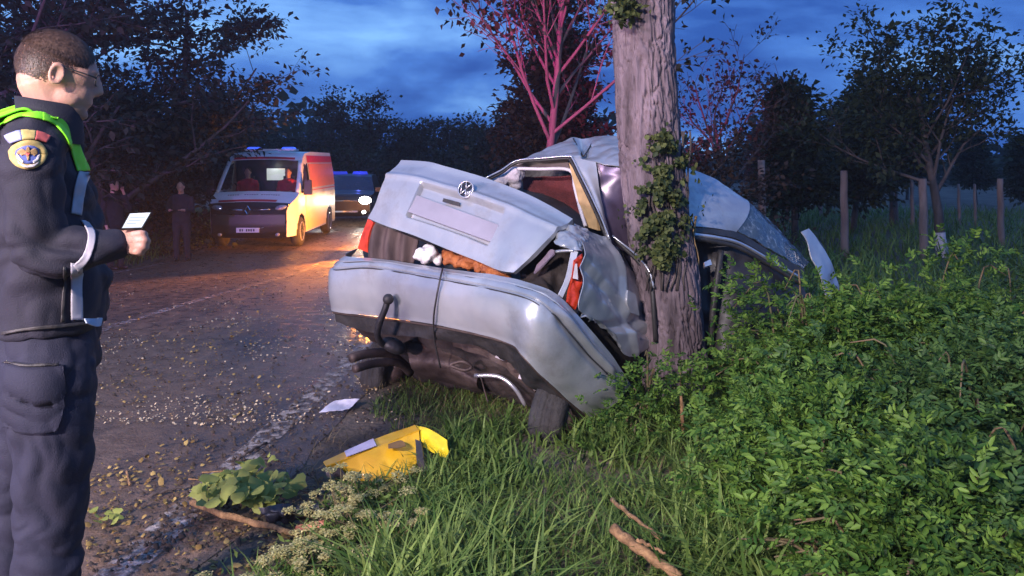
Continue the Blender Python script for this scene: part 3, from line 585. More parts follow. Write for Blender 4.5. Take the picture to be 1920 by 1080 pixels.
# ================================================================== people
M_SKIN = mat('skin', (0.50, 0.27, 0.20), rough=0.55, var=0.12, var_scale=14, subsurf=0.15, bump=0.08, bump_scale=120)
M_HAIR = mat('short_brown_hair', (0.034, 0.019, 0.013), rough=0.75, color2=(0.075, 0.045, 0.032), var_scale=90, bump=0.35, bump_scale=260)
M_STUB = mat('cropped_side_hair', (0.10, 0.055, 0.040), rough=0.8, color2=(0.22, 0.125, 0.09), var_scale=90, bump=0.2, bump_scale=300)
M_NAVY = mat('navy_uniform', (0.008, 0.008, 0.017), rough=0.8, color2=(0.018, 0.017, 0.032), var_scale=6, bump=0.25, bump_scale=300)
M_NAVYT = mat('navy_trousers', (0.008, 0.009, 0.024), rough=0.8, color2=(0.016, 0.018, 0.040), var_scale=6, bump=0.25, bump_scale=300)
M_HIVIS = mat('hi_vis_green', (0.24, 0.80, 0.02), rough=0.6, var=0.15, var_scale=10, emit=(0.10, 0.5, 0.01), emit_s=0.0)
M_REFL = mat('reflective_grey', (0.42, 0.40, 0.44), rough=0.5, var=0.12, var_scale=12)
M_DARKC = mat('dark_clothes', (0.014, 0.013, 0.018), rough=0.9, var=0.3, var_scale=9)
M_REDJ = mat('red_jacket', (0.45, 0.02, 0.025), rough=0.8, var=0.2, var_scale=9)
M_BOOT = mat('black_boot', (0.012, 0.012, 0.012), rough=0.4, var=0.2)

OD = 2.30
def O(u, v, dy=0.0): return pt(u, v, OD+dy)
def ring(c, a, b, f, r, n=20, e=1.0):
    out = []
    for k in range(n):
        t = 2*math.pi*k/n; ct, st = math.cos(t), math.sin(t)
        out.append(Vector(c)+f*(a*math.copysign(abs(ct)**e, ct))+r*(b*math.copysign(abs(st)**e, st)))
    return out
def limb(mb, P, rad, n=16, sub=6):
    P = [Vector(p) for p in P]; m = len(P)-1; Q = [catmull(P, i/(m*sub)) for i in range(m*sub+1)]
    RR = [catmull([Vector((x, 0, 0)) for x in rad], i/(m*sub)).x for i in range(m*sub+1)]
    mb.tube(Q, RR, n); mb.ell(Q[0], RR[0]*0.98, n=12, m=8); mb.ell(Q[-1], RR[-1]*0.98, n=12, m=8)

off = empty('person', gp(90, 1278, 0.0), 0, 'police officer in navy uniform with green hi-vis straps looking at a phone, at left edge', 'person')
OF = Vector((0.97, 0.24, 0)).normalized(); OR = Vector((0.24, -0.97, 0)).normalized(); UP = Vector((0, 0, 1))
# --- skin: head, neck, hand and the body under the clothes, one surface
hf = Vector((0.85, 0.48, -0.24)).normalized(); hr = hf.cross(UP).normalized(); hu = hr.cross(hf).normalized()
HR = Matrix((hf, hr, hu)).transposed()
def H(f, r, u): return O(106, 124)+hf*f+hr*r+hu*u
mb = MB()
mb.ell(H(-0.004, 0, 0.0), (0.101, 0.079, 0.098), HR, 24, 16)         # cranium
mb.ell(H(0.040, 0, -0.010), (0.072, 0.068, 0.080), HR, 20, 14)       # brow and face
mb.ell(H(0.055, 0, -0.060), (0.058, 0.056, 0.065), HR, 20, 14)       # mid face
mb.ell(H(0.048, 0, -0.104), (0.057, 0.047, 0.040), HR, 18, 12)       # jaw
mb.ell(H(0.090, 0, -0.122), (0.022, 0.020, 0.018), HR, 12, 8)        # chin
mb.ell(H(0.040, 0.045, -0.085), (0.040, 0.016, 0.03), HR, 12, 8); mb.ell(H(0.040, -0.045, -0.085), (0.040, 0.016, 0.03), HR, 12, 8)
mb.ell(H(0.092, 0, 0.008), (0.022, 0.045, 0.014), HR, 12, 8)         # brow ridge
mb.tube([H(0.105, 0, 0.0), H(0.117, 0, -0.024), H(0.125, 0, -0.044), H(0.113, 0, -0.054)], [0.010, 0.011, 0.013, 0.011], 10)   # nose
mb.ell(H(0.102, 0, -0.080), (0.013, 0.024, 0.008), HR, 12, 8); mb.ell(H(0.100, 0, -0.090), (0.013, 0.022, 0.008), HR, 12, 8); mb.ell(H(0.086, 0, -0.086), (0.024, 0.034, 0.020), HR, 14, 10)   # lips
for sd in (1, -1):
    ec = H(0.012, 0.078*sd, -0.030)
    er = HR @ Matrix.Rotation(R(-14*sd), 3, 'Z') @ Matrix.Rotation(R(12), 3, 'Y')
    for k in range(14):       # ear rim and lobe
        a = 2*math.pi*k/14; mb.ell(ec+hf*(0.016*math.cos(a)-0.004)+hu*(0.027*math.sin(a))+hr*sd*(0.010-0.004*math.cos(a)), 0.0068, n=8, m=6)
    mb.ell(ec+hr*sd*0.002, (0.014, 0.006, 0.022), HR, 10, 8)
limb(mb, [H(-0.030, 0, -0.05), O(98, 205), O(84, 250)], [0.064, 0.062, 0.070])        # neck
limb(mb, [O(75, 270), O(88, 400), O(98, 520), O(95, 640)], [0.085, 0.10, 0.10, 0.10])
limb(mb, [O(70, 265, -.02), O(66, 268, -.19)], [0.05, 0.05])
limb(mb, [O(66, 268, -.19), O(66, 372, -.22), O(78, 474, -.22)], [0.045, 0.042, 0.036])
limb(mb, [O(78, 474, -.22), O(150, 470, -.20), O(222, 458, -.16)], [0.036, 0.034, 0.027])
limb(mb, [O(85, 640), O(70, 650, .10), O(48, 860, .12), O(28, 1200, .12)], [0.09, 0.08, 0.055, 0.04])
limb(mb, [O(88, 640), O(85, 650, -.10), O(98, 850, -.11), O(84, 1200, -.11)], [0.09, 0.08, 0.055, 0.04])
# hand: palm and five fingers closing on the phone
hx = Vector((0.96, 0.25, 0.10)).normalized(); hz = Vector((-0.12, 0.05, 0.99)).normalized(); hy = hz.cross(hx)
hc = O(241, 453, -.155)
mb.ell(hc, (0.042, 0.016, 0.036), Matrix((hx, hy, hz)).transposed(), 16, 12)
limb(mb, [O(220, 458, -.16), hc], [0.026, 0.024])
for k, (du, dv, ln) in enumerate(((18, -16, 1.0), (22, -3, 1.08), (20, 9, 1.0), (13, 20, 0.85))):
    b0 = O(241+du*0.55, 453+dv*0.9, -.168)
    k1 = O(241+du+8*ln, 453+dv*1.0, -.170); k2 = O(241+du+13*ln, 453+dv*0.95+3, -.145); k3 = O(241+du+4, 453+dv*0.9+5, -.122)
    limb(mb, [b0, k1, k2, k3], [0.0100, 0.0098, 0.0088, 0.0078], 10, 4)
limb(mb, [O(228, 440, -.14), O(242, 429, -.125), O(259, 424, -.12), O(268, 420, -.12)], [0.012, 0.0115, 0.010, 0.008], 10, 4)
remesh(mb, 'body', 0.0052, 3, 0.5, M_SKIN, None)
body = bpy.data.objects['body']; under(body, off)

# --- hair: cropped sides and a thicker top
def shell(name, keep, scale, m, thick=0.004, nse=0.002):
    n, k_ = 72, 44; V = []; idx = {}
    mbs = MB(); 
    P = [[None]*n for _ in range(k_+1)]
    for j in range(k_+1):
        th = math.pi*j/k_
        for i in range(n):
            a = 2*math.pi*i/n; lf, lr, lu = math.sin(th)*math.cos(a), math.sin(th)*math.sin(a), math.cos(th)
            P[j][i] = (lf, lr, lu)
    faces = []
    for j in range(k_):
        for i in range(n):
            q = [(j, i), (j+1, i), (j+1, (i+1) % n), (j, (i+1) % n)]
            c = [sum(P[a][b][x] for a, b in q)/4 for x in range(3)]
            if keep(*c): faces.append(q)
    vs_ = []; mp_ = {}
    def vid(a, b, o):
        if (a, b, o) not in mp_:
            lf, lr, lu = P[a][b]; s = scale+o; jit = nse*mnoise.noise(Vector((lf*9, lr*9, lu*9)))
            p = H(-0.004+lf*(0.101*s+jit), lr*(0.079*s+jit), lu*(0.098*s+jit)); mp_[(a, b, o)] = len(vs_); vs_.append(p)
        return mp_[(a, b, o)]
    fs_ = []
    for q in faces:
        fs_.append([vid(a, b, 0) for a, b in q]); fs_.append([vid(a, b, -0.12) for a, b in q][::-1])
    mbs.add(vs_, fs_); o = mbs.build(name, m, None, True); return under(o, off)
shell('top_hair', lambda f, r, u: u > 0.34-0.20*f+0.10*mnoise.noise(Vector((f*9, r*9, u*9))) and f < 0.84, 1.03, M_HAIR, nse=0.004)
def strands(n, seed):
    r = np.random.default_rng(seed); V = []; F = []; k = 0
    while k < n:
        d = r.normal(size=3); d /= np.linalg.norm(d); f, rr_, u = d
        low = -0.72+0.75*max(0, f+0.30)                       # the hairline, dropping to the nape
        if u < low or f > 0.80 or (0.02 < f < 0.45 and u < -0.05): continue
        top = smooth01((u-(0.18-0.22*f))/0.30); fade = smooth01((u-low)/0.55)
        if r.random() > 0.25+0.75*fade: continue
        ln = 0.0035+0.004*fade+0.017*top*r.uniform(.6, 1.2); sc_h = 1.0+0.03*top
        p = H(-0.004+f*0.101*sc_h, rr_*0.079*sc_h, u*0.098*sc_h); nrm = (hf*f/0.101+hr*rr_/0.079+hu*u/0.098).normalized()
        t = hf*(0.75 if u > .45 else -.15)+hu*-0.65+hr*(0.3*rr_+r.normal()*.18)+hf*r.normal()*.2; t = (t-nrm*t.dot(nrm)).normalized()
        g_ = (t+nrm*(0.45-0.15*top)).normalized(); w = t.cross(nrm)*(0.0011+.0006*top); b = len(V); m_ = p+g_*ln*.55+nrm*ln*.05; e_ = p+(g_*.7+t*.3)*ln
        V += [p-w, p+w, m_+w*.8, m_-w*.8, e_]; F += [(b, b+1, b+2), (b, b+2, b+3), (b+3, b+2, b+4)]; k += 1
    o = link('hair_strands', np_mesh('hair_strands', V, F, n=3), M_HAIRS); o['kind'] = 'stuff'; under(o, off)
M_HAIRS = mat('brown_strands', (0.030, 0.016, 0.011), rough=0.5, color2=(0.10, 0.058, 0.040), var_scale=120)
strands(15000, 4)
# --- glasses
g = MB(); g.tube([H(-0.012, 0.084, -0.012), H(0.02, 0.083, -0.006), H(0.075, 0.076, -0.008), H(0.108, 0.064, -0.010)], 0.0022, 6)
for sd in (1, -1):
    g.tube([H(0.112-0.006*abs(math.cos(a)), sd*(0.034+0.026*math.cos(a)), -0.014+0.017*math.sin(a)) for a in [2*math.pi*k/20 for k in range(21)]], 0.0018, 5)
g.tube([H(0.112, -0.010, -0.012), H(0.115, 0, -0.008), H(0.112, 0.010, -0.012)], 0.0018, 5)
under(g.build('glasses', M_BLACK, None, True), off)

# --- jacket
def cloth(sc, am, dr=(1, 1, 1)):
    def w(p, n):
        q = Vector((p.x*dr[0], p.y*dr[1], p.z*dr[2]))
        wq = q*sc+Vector((0.9*mnoise.noise(q*sc*0.6), 0.5*mnoise.noise(q*sc*0.4), 0.9*mnoise.noise(q*sc*0.5+Vector((3, 1, 2)))))
        a = mnoise.noise(wq); b = mnoise.noise(wq*1.9+Vector((5, 2, 7)))
        return am*(abs(a)*2.0-0.5)+am*0.5*(abs(b)*1.8-0.4)
    return w
mb = MB()
TR = [(226, 88, .075, .110), (246, 74, .100, .175), (268, 66, .118, .215), (310, 72, .122, .220), (380, 88, .128, .215), (460, 98, .130, .205), (540, 102, .134, .200), (606, 104, .140, .205), (614, 104, .133, .198)]
mb.loft([ring(O(u, v), a, b, OF, OR, 32) for v, u, a, b in TR])
limb(mb, [O(66, 268, -.19), O(60, 330, -.225), O(62, 410, -.235), O(76, 476, -.235)], [0.084, 0.078, 0.072, 0.068], 20)
limb(mb, [O(76, 476, -.235), O(120, 474, -.222), O(170, 466, -.20), O(216, 459, -.165)], [0.068, 0.060, 0.054, 0.047], 20)
limb(mb, [O(66, 268, .19), O(60, 370, .24), O(70, 470, .25)], [0.085, 0.08, 0.074], 16)
limb(mb, [O(70, 470, .25), O(130, 500, .18), O(180, 520, .05)], [0.074, 0.06, 0.05], 16)
def jack_w(p, n):
    base = cloth(7.5, 0.014, (1, 1, 1.2))(p, n)
    c = O(110, 440, -.24); dd = (p-c).length
    el = smooth01(1-dd/0.17)
    fold = math.sin((p-c).dot(Vector((0.60, 0, 0.80)))*34+2.2*mnoise.noise(p*6))
    return base+el*0.020*(abs(fold)*1.6-0.8)
jacket = under(remesh(mb, 'jacket', 0.008, 8, 0.5, M_NAVY, None, wrinkle=jack_w), off)
# collar
mb = MB(); 
CR = [(184, 90, .084, .090), (208, 93, .085, .093), (240, 92, .091, .106), (256, 88, .094, .12)]
rings = []
for v, u, a, b in CR: rings.append(ring(O(u, v)+OF*0.0, a, b, OF, OR, 40))
for i, rr in enumerate(rings):
    for k, p in enumerate(rr):
        fwd = (p-O(92, 220)).dot(OF); rr[k] = p+UP*(-0.16*fwd-0.010) + OF*0.0
inner = [[p+(O(90, 225)-p)*0.10*(1 if True else 0) for p in rr] for rr in rings]
inner = [[Vector((q.x, q.y, p.z)) for p, q in zip(r1, r2)] for r1, r2 in zip(rings, inner)]
mb.loft(rings[::-1]+inner, cap=False)
under(mb.build('collar', M_NAVY, None, True), off)
# --- trousers
mb = MB()
mb.loft([ring(O(u, v), a, b, OF, OR, 28) for v, u, a, b in ((596, 100, .125, .165), (630, 92, .138, .185), (690, 86, .138, .19), (730, 84, .120, .18))])
limb(mb, [O(82, 680, .095), O(66, 780, .105), O(40, 880, .11), O(22, 1060, .11), O(18, 1225, .11)], [0.118, 0.108, 0.090, 0.080, 0.085], 22)
limb(mb, [O(92, 680, -.095), O(95, 780, -.105), O(100, 870, -.11), O(90, 1040, -.11), O(86, 1225, -.11)], [0.124, 0.116, 0.102, 0.088, 0.088], 22)
def trou_w(p, n):
    base = cloth(8.0, 0.010, (1, 1, 1.2))(p, n)
    z0 = O(90, 900).z; k = smooth01(1-abs(p.z-z0)/0.36)
    return base+0.012*k*(abs(math.sin(p.z*24+p.x*16+p.y*9+3.2*mnoise.noise(p*4)))-0.5)*smooth01((mnoise.noise(p*3)+0.5))
trousers = under(remesh(mb, 'trousers', 0.008, 7, 0.5, M_NAVYT, None, wrinkle=trou_w), off)
for u, dy in ((18, .11), (86, -.11)):
    mb = MB(); b0 = O(u, 1245, dy); b0.z = 0.07
    mb.tube([b0+UP*0.20, b0, b0+UP*-0.02], [0.062, 0.060, 0.055], 14); mb.ell(b0+OF*0.06+UP*-0.025, (0.15, 0.052, 0.045), Matrix((OF, OR, UP)).transposed(), 18, 10)
    under(remesh(mb, 'boot', 0.012, 3, 0.5, M_BOOT), off)

# --- straps, patches and stripes sewn on (conforming to the cloth)
from mathutils.bvhtree import BVHTree
bpy.context.view_layer.update()
def bvh_of(objs):
    V = []; F = []
    for o in objs:
        b = len(V); mw = o.matrix_world; V += [mw @ v.co for v in o.data.vertices]; F += [[b+i for i in p.vertices] for p in o.data.polygons]
    return BVHTree.FromPolygons(V, F)
OB = bvh_of([jacket, trousers])
CAMP = Vector((0, 0, CAM_H))
def sewn(name, rows, m, parent, tree=None, nu=20, nv=10, lift=0.006, thick=0.004):
    """cloth strip through rows of photo points, laid on the garment under it"""
    tree = tree or OB; C = [[Vector((u, v, 0)) for u, v in r] for r in rows]; V = []; last = None
    for j in range(nv):
        for i in range(nu):
            cp = [catmull(r, i/(nu-1)) for r in C]; q = catmull(cp, j/(nv-1)) if len(cp) > 1 else cp[0]
            d = (pt(q.x, q.y, 3.0)-CAMP).normalized(); h = tree.ray_cast(CAMP, d)
            p = h[0] if h[0] is not None else (CAMP+d*last if last else pt(q.x, q.y, OD))
            nn = h[1] if h[0] is not None else -d
            if nn.dot(d) > 0: nn = -nn
            last = (p-CAMP).length; V.append((p, nn))
    A = [p+n*lift for p, n in V]; B = [p+n*(lift-thick) for p, n in V]; b = nu*nv
    F = [(j*nu+i, j*nu+i+1, (j+1)*nu+i+1, (j+1)*nu+i) for j in range(nv-1) for i in range(nu-1)]
    F += [(b+x, b+w, b+z, b+y) for x, y, z, w in F]
    loop = list(range(nu))+[j*nu+nu-1 for j in range(1, nv)]+[(nv-1)*nu+i for i in range(nu-2, -1, -1)]+[j*nu for j in range(nv-2, 0, -1)]
    for k in range(len(loop)): p, q = loop[k], loop[(k+1) % len(loop)]; F.append((p, b+p, b+q, q))
    o = link(name, np_mesh(name, A+B, F), m, None, True); return under(o, parent)
sewn('shoulder_strap', [[(-40, 222), (6, 204), (48, 194), (70, 208), (100, 216)], [(-40, 258), (6, 236), (40, 221), (70, 224), (96, 230)]], M_HIVIS, off, nu=44, nv=14, lift=0.007)
sewn('chest_strap', [[(78, 212), (108, 220), (136, 246), (150, 286), (166, 320)], [(78, 226), (100, 236), (122, 262), (134, 298), (142, 322)]], M_HIVIS, off, nu=44, nv=14, lift=0.008)
sewn('reflective_stripe', [[(146, 322), (138, 352), (131, 400)], [(168, 324), (158, 356), (150, 404)]], M_REFL, off, nu=20, nv=8)
sewn('reflective_stripe', [[(132, 492), (132, 540), (132, 600)], [(154, 494), (153, 540), (153, 600)]], M_REFL, off, nu=20, nv=8)
sewn('cuff_stripe', [[(150, 414), (164, 440), (158, 474), (136, 498)], [(163, 416), (178, 442), (170, 482), (146, 508)]], M_REFL, off, nu=20, nv=8)
M_PB, M_PY, M_PR = [mat(n, c, rough=0.7, var=0.15, var_scale=60) for n, c in (('flag_blue', (0.33, 0.36, 0.60)), ('flag_yellow', (0.62, 0.48, 0.16)), ('flag_red', (0.60, 0.12, 0.10)))]
def arc(u0, u1):
    top = []; bot = []
    for k in range(5):
        u = u0+(u1-u0)*k/4; x = (u-53)/40.0; top.append((u+x*2, 246+10*x*x)); bot.append((53+(u-53)*0.80, 262+7*x*x))
    return [top, bot]
fp = empty('flag_patch', O(53, 256)); 
for nm, a, b, m in (('flag_field', 14, 40, M_PB), ('flag_field', 40.3, 66, M_PY), ('flag_field', 66.3, 93, M_PR)):
    sewn(nm, arc(a, b), m, fp, nu=10, nv=6, lift=0.007)
under(fp, off)
def disc_rows(cu, cv, ru, rv, n=17, r0=0.0):
    rows = []
    for j in range(2 if r0 else 3):
        f = (r0+(1-r0)*j) if r0 else j/2; f = max(f, 0.02)
        rows.append([(cu+ru*f*math.cos(2*math.pi*k/n), cv+rv*f*math.sin(2*math.pi*k/n)) for k in range(n+1)])
    return rows
cp_ = empty('crest_patch', O(53, 290))
sewn('patch_ground', disc_rows(53, 290, 35, 27), mat('crest_gold', (0.50, 0.36, 0.12), rough=0.7, var=0.2, var_scale=80), cp_, nu=40, nv=6, lift=0.006)
sewn('patch_field', disc_rows(53, 290, 22, 18), mat('crest_blue', (0.10, 0.13, 0.36), rough=0.7, var=0.2, var_scale=80), cp_, nu=40, nv=6, lift=0.0085)
M_CW = mat('crest_white', (0.62, 0.56, 0.52), rough=0.7, var=0.2, var_scale=80)
M_CB = mat('crest_bronze', (0.40, 0.24, 0.10), rough=0.7, var=0.25, var_scale=90)
sewn('eagle_wing', [[(37, 283), (43, 277), (50, 281)], [(39, 290), (45, 287), (51, 288)], [(43, 297), (47, 294), (51, 294)]], M_CB, cp_, nu=8, nv=8, lift=0.011)
sewn('eagle_wing', [[(69, 283), (63, 277), (56, 281)], [(67, 290), (61, 287), (55, 288)], [(63, 297), (59, 294), (55, 294)]], M_CB, cp_, nu=8, nv=8, lift=0.011)
sewn('eagle_body', [[(51, 275), (53, 273), (55, 275)], [(49.5, 287), (53, 286), (56.5, 287)], [(51, 302), (53, 304), (55, 302)]], M_CB, cp_, nu=8, nv=10, lift=0.012)
sewn('laurel', [[(33, 292), (37, 302), (45, 307)], [(36, 291), (40, 299), (46, 304)]], M_CW, cp_, nu=10, nv=4, lift=0.010)
sewn('laurel', [[(73, 292), (69, 302), (61, 307)], [(70, 291), (66, 299), (60, 304)]], M_CW, cp_, nu=10, nv=4, lift=0.010)
sewn('shield', [[(49, 286), (57, 286)], [(50, 294), (56, 294)], [(52, 298), (54, 298)]], M_PR, cp_, nu=6, nv=6, lift=0.014)
sewn('patch_scroll', [[(36, 304), (45, 309), (53, 310), (61, 309), (70, 304)], [(38, 308), (46, 313), (53, 314), (60, 313), (68, 308)]], M_CW, cp_, nu=16, nv=4, lift=0.010)
under(cp_, off)
sewn('pocket', [[(16, 682), (60, 690), (112, 686), (116, 690)], [(8, 760), (60, 765), (112, 762), (118, 762)], [(14, 800), (50, 810), (95, 810), (108, 804)]], M_NAVYT, off, nu=24, nv=20, lift=0.014, thick=0.014)
sewn('pocket_zip', [[(18, 679), (60, 687), (110, 683)], [(18, 683), (60, 692), (110, 688)]], M_BLACK, off, nu=20, nv=4, lift=0.019)
sewn('jacket_hem', [[(8, 622), (60, 612), (110, 608), (170, 602)], [(8, 628), (60, 618), (110, 614), (170, 608)]], M_BLACK, off, nu=24, nv=4, lift=0.010)
sewn('side_zip', [[(118, 500), (116, 550), (112, 604)], [(124, 500), (122, 550), (119, 604)]], M_BLACK, off, nu=14, nv=4, lift=0.008)
# the tail of a shirt at the hip
under(patch('shirt_tail', [[(160, 597, 2.16), (178, 597, 2.20), (192, 596, 2.26)], [(162, 606, 2.16), (180, 612, 2.20), (190, 611, 2.26)]], 12, 8, 0.004, mat('pale_blue_shirt', (0.38, 0.46, 0.58), rough=0.8, var=0.1), None, dent=0.006, dent_s=20), off)

# --- the phone in his hand
ph = empty('phone', O(256, 415, -.13), 0, 'glowing smartphone held up in the police officer\'s hand', 'phone')
pc = [O(243, 400, -.145), O(284, 398, -.115), O(266, 428, -.155), O(227, 429, -.185)]
pn = (pc[1]-pc[0]).cross(pc[3]-pc[0]).normalized()
if pn.dot(CAMP-pc[0]) < 0: pn = -pn
mb = MB(); mb.add([p for p in pc]+[p-pn*0.008 for p in pc], [(0, 1, 2, 3), (7, 6, 5, 4), (0, 4, 5, 1), (1, 5, 6, 2), (2, 6, 7, 3), (3, 7, 4, 0)]); under(mb.build('case', M_BLACK), ph)
cc = sum(pc, Vector())/4; sc_ = [cc+(p-cc)*0.93+pn*0.0015 for p in pc]
under(MB().add(sc_, [(0, 1, 2, 3)]).build('screen', mat('phone_screen', (0.3, 0.32, 0.34), rough=0.2, emit=(0.55, 0.68, 0.72), emit_s=0.9, color2=(0.5, 0.5, 0.5))), ph)
M_LINE = mat('screen_text', (0.2, 0.22, 0.25), rough=0.5, emit=(0.30, 0.38, 0.42), emit_s=0.9)
for k in range(3):
    a = sc_[0]+(sc_[3]-sc_[0])*(0.28+0.2*k); b = sc_[1]+(sc_[2]-sc_[1])*(0.28+0.2*k); l, r_ = a+(b-a)*0.12, a+(b-a)*(0.88-0.15*k); h_ = (sc_[3]-sc_[0])*0.06
    under(MB().add([l+pn*.001, r_+pn*.001, r_+h_+pn*.001, l+h_+pn*.001], [(0, 1, 2, 3)]).build('text_line', M_LINE), ph)

# --- people further off
def person(loc, rz, h, label, jm, tm, hm=None, pose='stand', arm='down', cap=False):
    root = empty('person', loc, rz, label, 'person'); k = h/1.78; f = Vector((0, -1, 0)); r = Vector((1, 0, 0))
    def q(x, y, z): return Vector((x, y, z))*k
    sit = pose == 'sit'; zo = -0.45 if sit else 0.0
    b = MB(); b.ell(q(0, -0.01, 1.66+zo), (0.077*k, 0.098*k, 0.115*k)); b.ell(q(0, -0.045, 1.60+zo), (0.055*k, 0.06*k, 0.07*k)); b.ell(q(0, -0.105, 1.635+zo), (0.014*k, 0.02*k, 0.022*k), n=8, m=6)
    for s in (1, -1): b.ell(q(0.08*s, 0.0, 1.65+zo), (0.012*k, 0.022*k, 0.03*k), n=8, m=6)
    limb(b, [q(0, 0.01, 1.60+zo), q(0, 0.02, 1.45+zo)], [0.058*k, 0.062*k], 12, 3); limb(b, [q(0, 0.01, 1.42+zo), q(0, 0, 0.95+zo)], [0.10*k, 0.10*k], 12, 3)
    j = MB(); j.loft([ring(q(0, 0, z+zo), a*k, w*k, f, r, 20) for z, a, w in ((1.50, .06, .09), (1.46, .09, .18), (1.38, .115, .215), (1.2, .125, .205), (1.0, .13, .195), (0.86, .135, .20))])
    t = MB()
    for s in (1, -1):
        if arm == 'face' and s == 1:   # hand lifted to the face
            pts = [q(.2, 0, 1.40+zo), q(.26, -.10, 1.16+zo), q(.07, -.16, 1.52+zo)]
        elif sit or arm == 'front': pts = [q(.21*s, 0, 1.40+zo), q(.25*s, -.08, 1.14+zo), q(.14*s, -.36, 1.16+zo)]
        else: pts = [q(.21*s, 0, 1.40), q(.26*s, .03, 1.12), q(.25*s, -.06, .86)]
        limb(j, pts[:2]+[pts[1]+(pts[2]-pts[1])*0.8], [.062*k, .058*k, .045*k], 12, 4); limb(b, pts, [.04*k, .038*k, .028*k], 10, 4)
        d = (pts[2]-pts[1]).normalized(); b.ell(pts[2]+d*0.04*k, (0.028*k, 0.03*k, 0.03*k), n=10, m=8)
        for n_ in range(4): limb(b, [pts[2]+d*.05*k+r*(n_-1.5)*.018*k, pts[2]+d*.10*k+r*(n_-1.5)*.02*k+f*.012*k, pts[2]+d*.115*k+r*(n_-1.5)*.02*k+f*.035*k], [.0085*k]*3, 8, 2)
        limb(b, [pts[2]+d*.02*k-r*s*.02*k, pts[2]+d*.05*k-r*s*.05*k+f*.01*k, pts[2]+d*.075*k-r*s*.055*k+f*.02*k], [.0095*k]*3, 8, 2)
        if sit:
            lp = [q(.1*s, 0, .42), q(.14*s, -.42, .46), q(.13*s, -.46, .08)]
        else: lp = [q(.095*s, 0, .88), q(.11*s, -.02, .48), q(.12*s, .02, .06)]
        limb(b, lp, [.07*k, .05*k, .035*k], 10, 3); limb(t, lp, [.105*k, .078*k, .07*k], 14, 5)
        bt = MB(); bt.ell(lp[2]+f*.06*k+Vector((0, 0, -.015)), (.045*k, .135*k, .045*k), n=14, m=8); under_local(bt.build('shoe', M_BOOT, None, True), root)
    t.loft([ring(q(0, 0, z+zo), a*k, w*k, f, r, 18) for z, a, w in ((.98, .115, .16), (.88, .125, .185), (.80, .10, .17))])
    under_local(remesh(b, 'body', 0.010*k, 2, 0.5, M_SKIN), root)
    under_local(remesh(j, 'jacket', 0.018*k, 3, 0.5, jm, None, wrinkle=cloth(7, 0.008)), root)
    under_local(remesh(t, 'trousers', 0.018*k, 3, 0.5, tm, None, wrinkle=cloth(7, 0.007)), root)
    hb = MB(); hb.ell(q(0, 0.012, 1.695+zo), (0.084*k, 0.098*k, 0.09*k)); under_local(hb.build('hair', hm or M_HAIR, None, True), root)
    return root
def under_local(o, root): o.parent = root; return o
_g = gp(342, 490, -0.5); _g.z = ground_z(_g.x, _g.y)
person(_g, R(8), 1.64, 'dark figure standing on the road edge left of the ambulance', M_DARKC, M_DARKC, arm='front')
_g = pt(214, 360, 14.0); _g.z = ground_z(_g.x, _g.y)
person(_g, R(70), 1.66, 'person in dark jacket with hand raised to face, behind the officer', M_DARKC, M_DARKC, arm='face')

# ================================================================== vehicles
M_WHITE = mat('white_van_paint', (0.70, 0.70, 0.72), rough=0.3, var=0.06, var_scale=3, coat=0.4)
M_RED = mat('red_stripe', (0.50, 0.02, 0.03), rough=0.4, var=0.1)
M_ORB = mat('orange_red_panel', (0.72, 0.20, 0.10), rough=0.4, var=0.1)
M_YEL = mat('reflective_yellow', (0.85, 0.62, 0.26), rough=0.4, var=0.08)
M_VBLACK = mat('van_black', (0.014, 0.012, 0.016), rough=0.45, var=0.3, var_scale=5)
M_CHROME = mat('chrome', (0.75, 0.75, 0.78), rough=0.12, metal=1.0, var=0.05)
M_WGLASS = mat('tinted_glass', (0.03, 0.04, 0.05), rough=0.04, alpha=0.30, var=0.1)
M_BLUEL = mat('blue_beacon_lens', (0.02, 0.05, 0.5), rough=0.2, emit=(0.04, 0.10, 1.0), emit_s=1.6)
M_REDL = mat('red_beacon_lens', (0.5, 0.02, 0.02), rough=0.2, emit=(1.0, 0.04, 0.03), emit_s=2.0)
M_LAMPW = mat('headlamp_lit', (0.9, 0.9, 0.9), rough=0.2, emit=(1.0, 0.93, 0.80), emit_s=60)
M_LAMPW2 = mat('headlamp_lit_warm', (0.9, 0.9, 0.9), rough=0.2, emit=(1.0, 0.95, 0.88), emit_s=30)
M_LAMPD = mat('headlamp_unlit', (0.35, 0.36, 0.42), rough=0.15, metal=0.3, var=0.3, var_scale=30, coat=0.5)
M_AMBERL = mat('amber_lens', (0.8, 0.35, 0.03), rough=0.2, emit=(1.0, 0.45, 0.08), emit_s=6)
M_NPLATE = mat('plate_white', (0.62, 0.62, 0.66), rough=0.4, var=0.06)
M_INK = mat('dark_lettering', (0.03, 0.03, 0.05), rough=0.6, var=0.1)

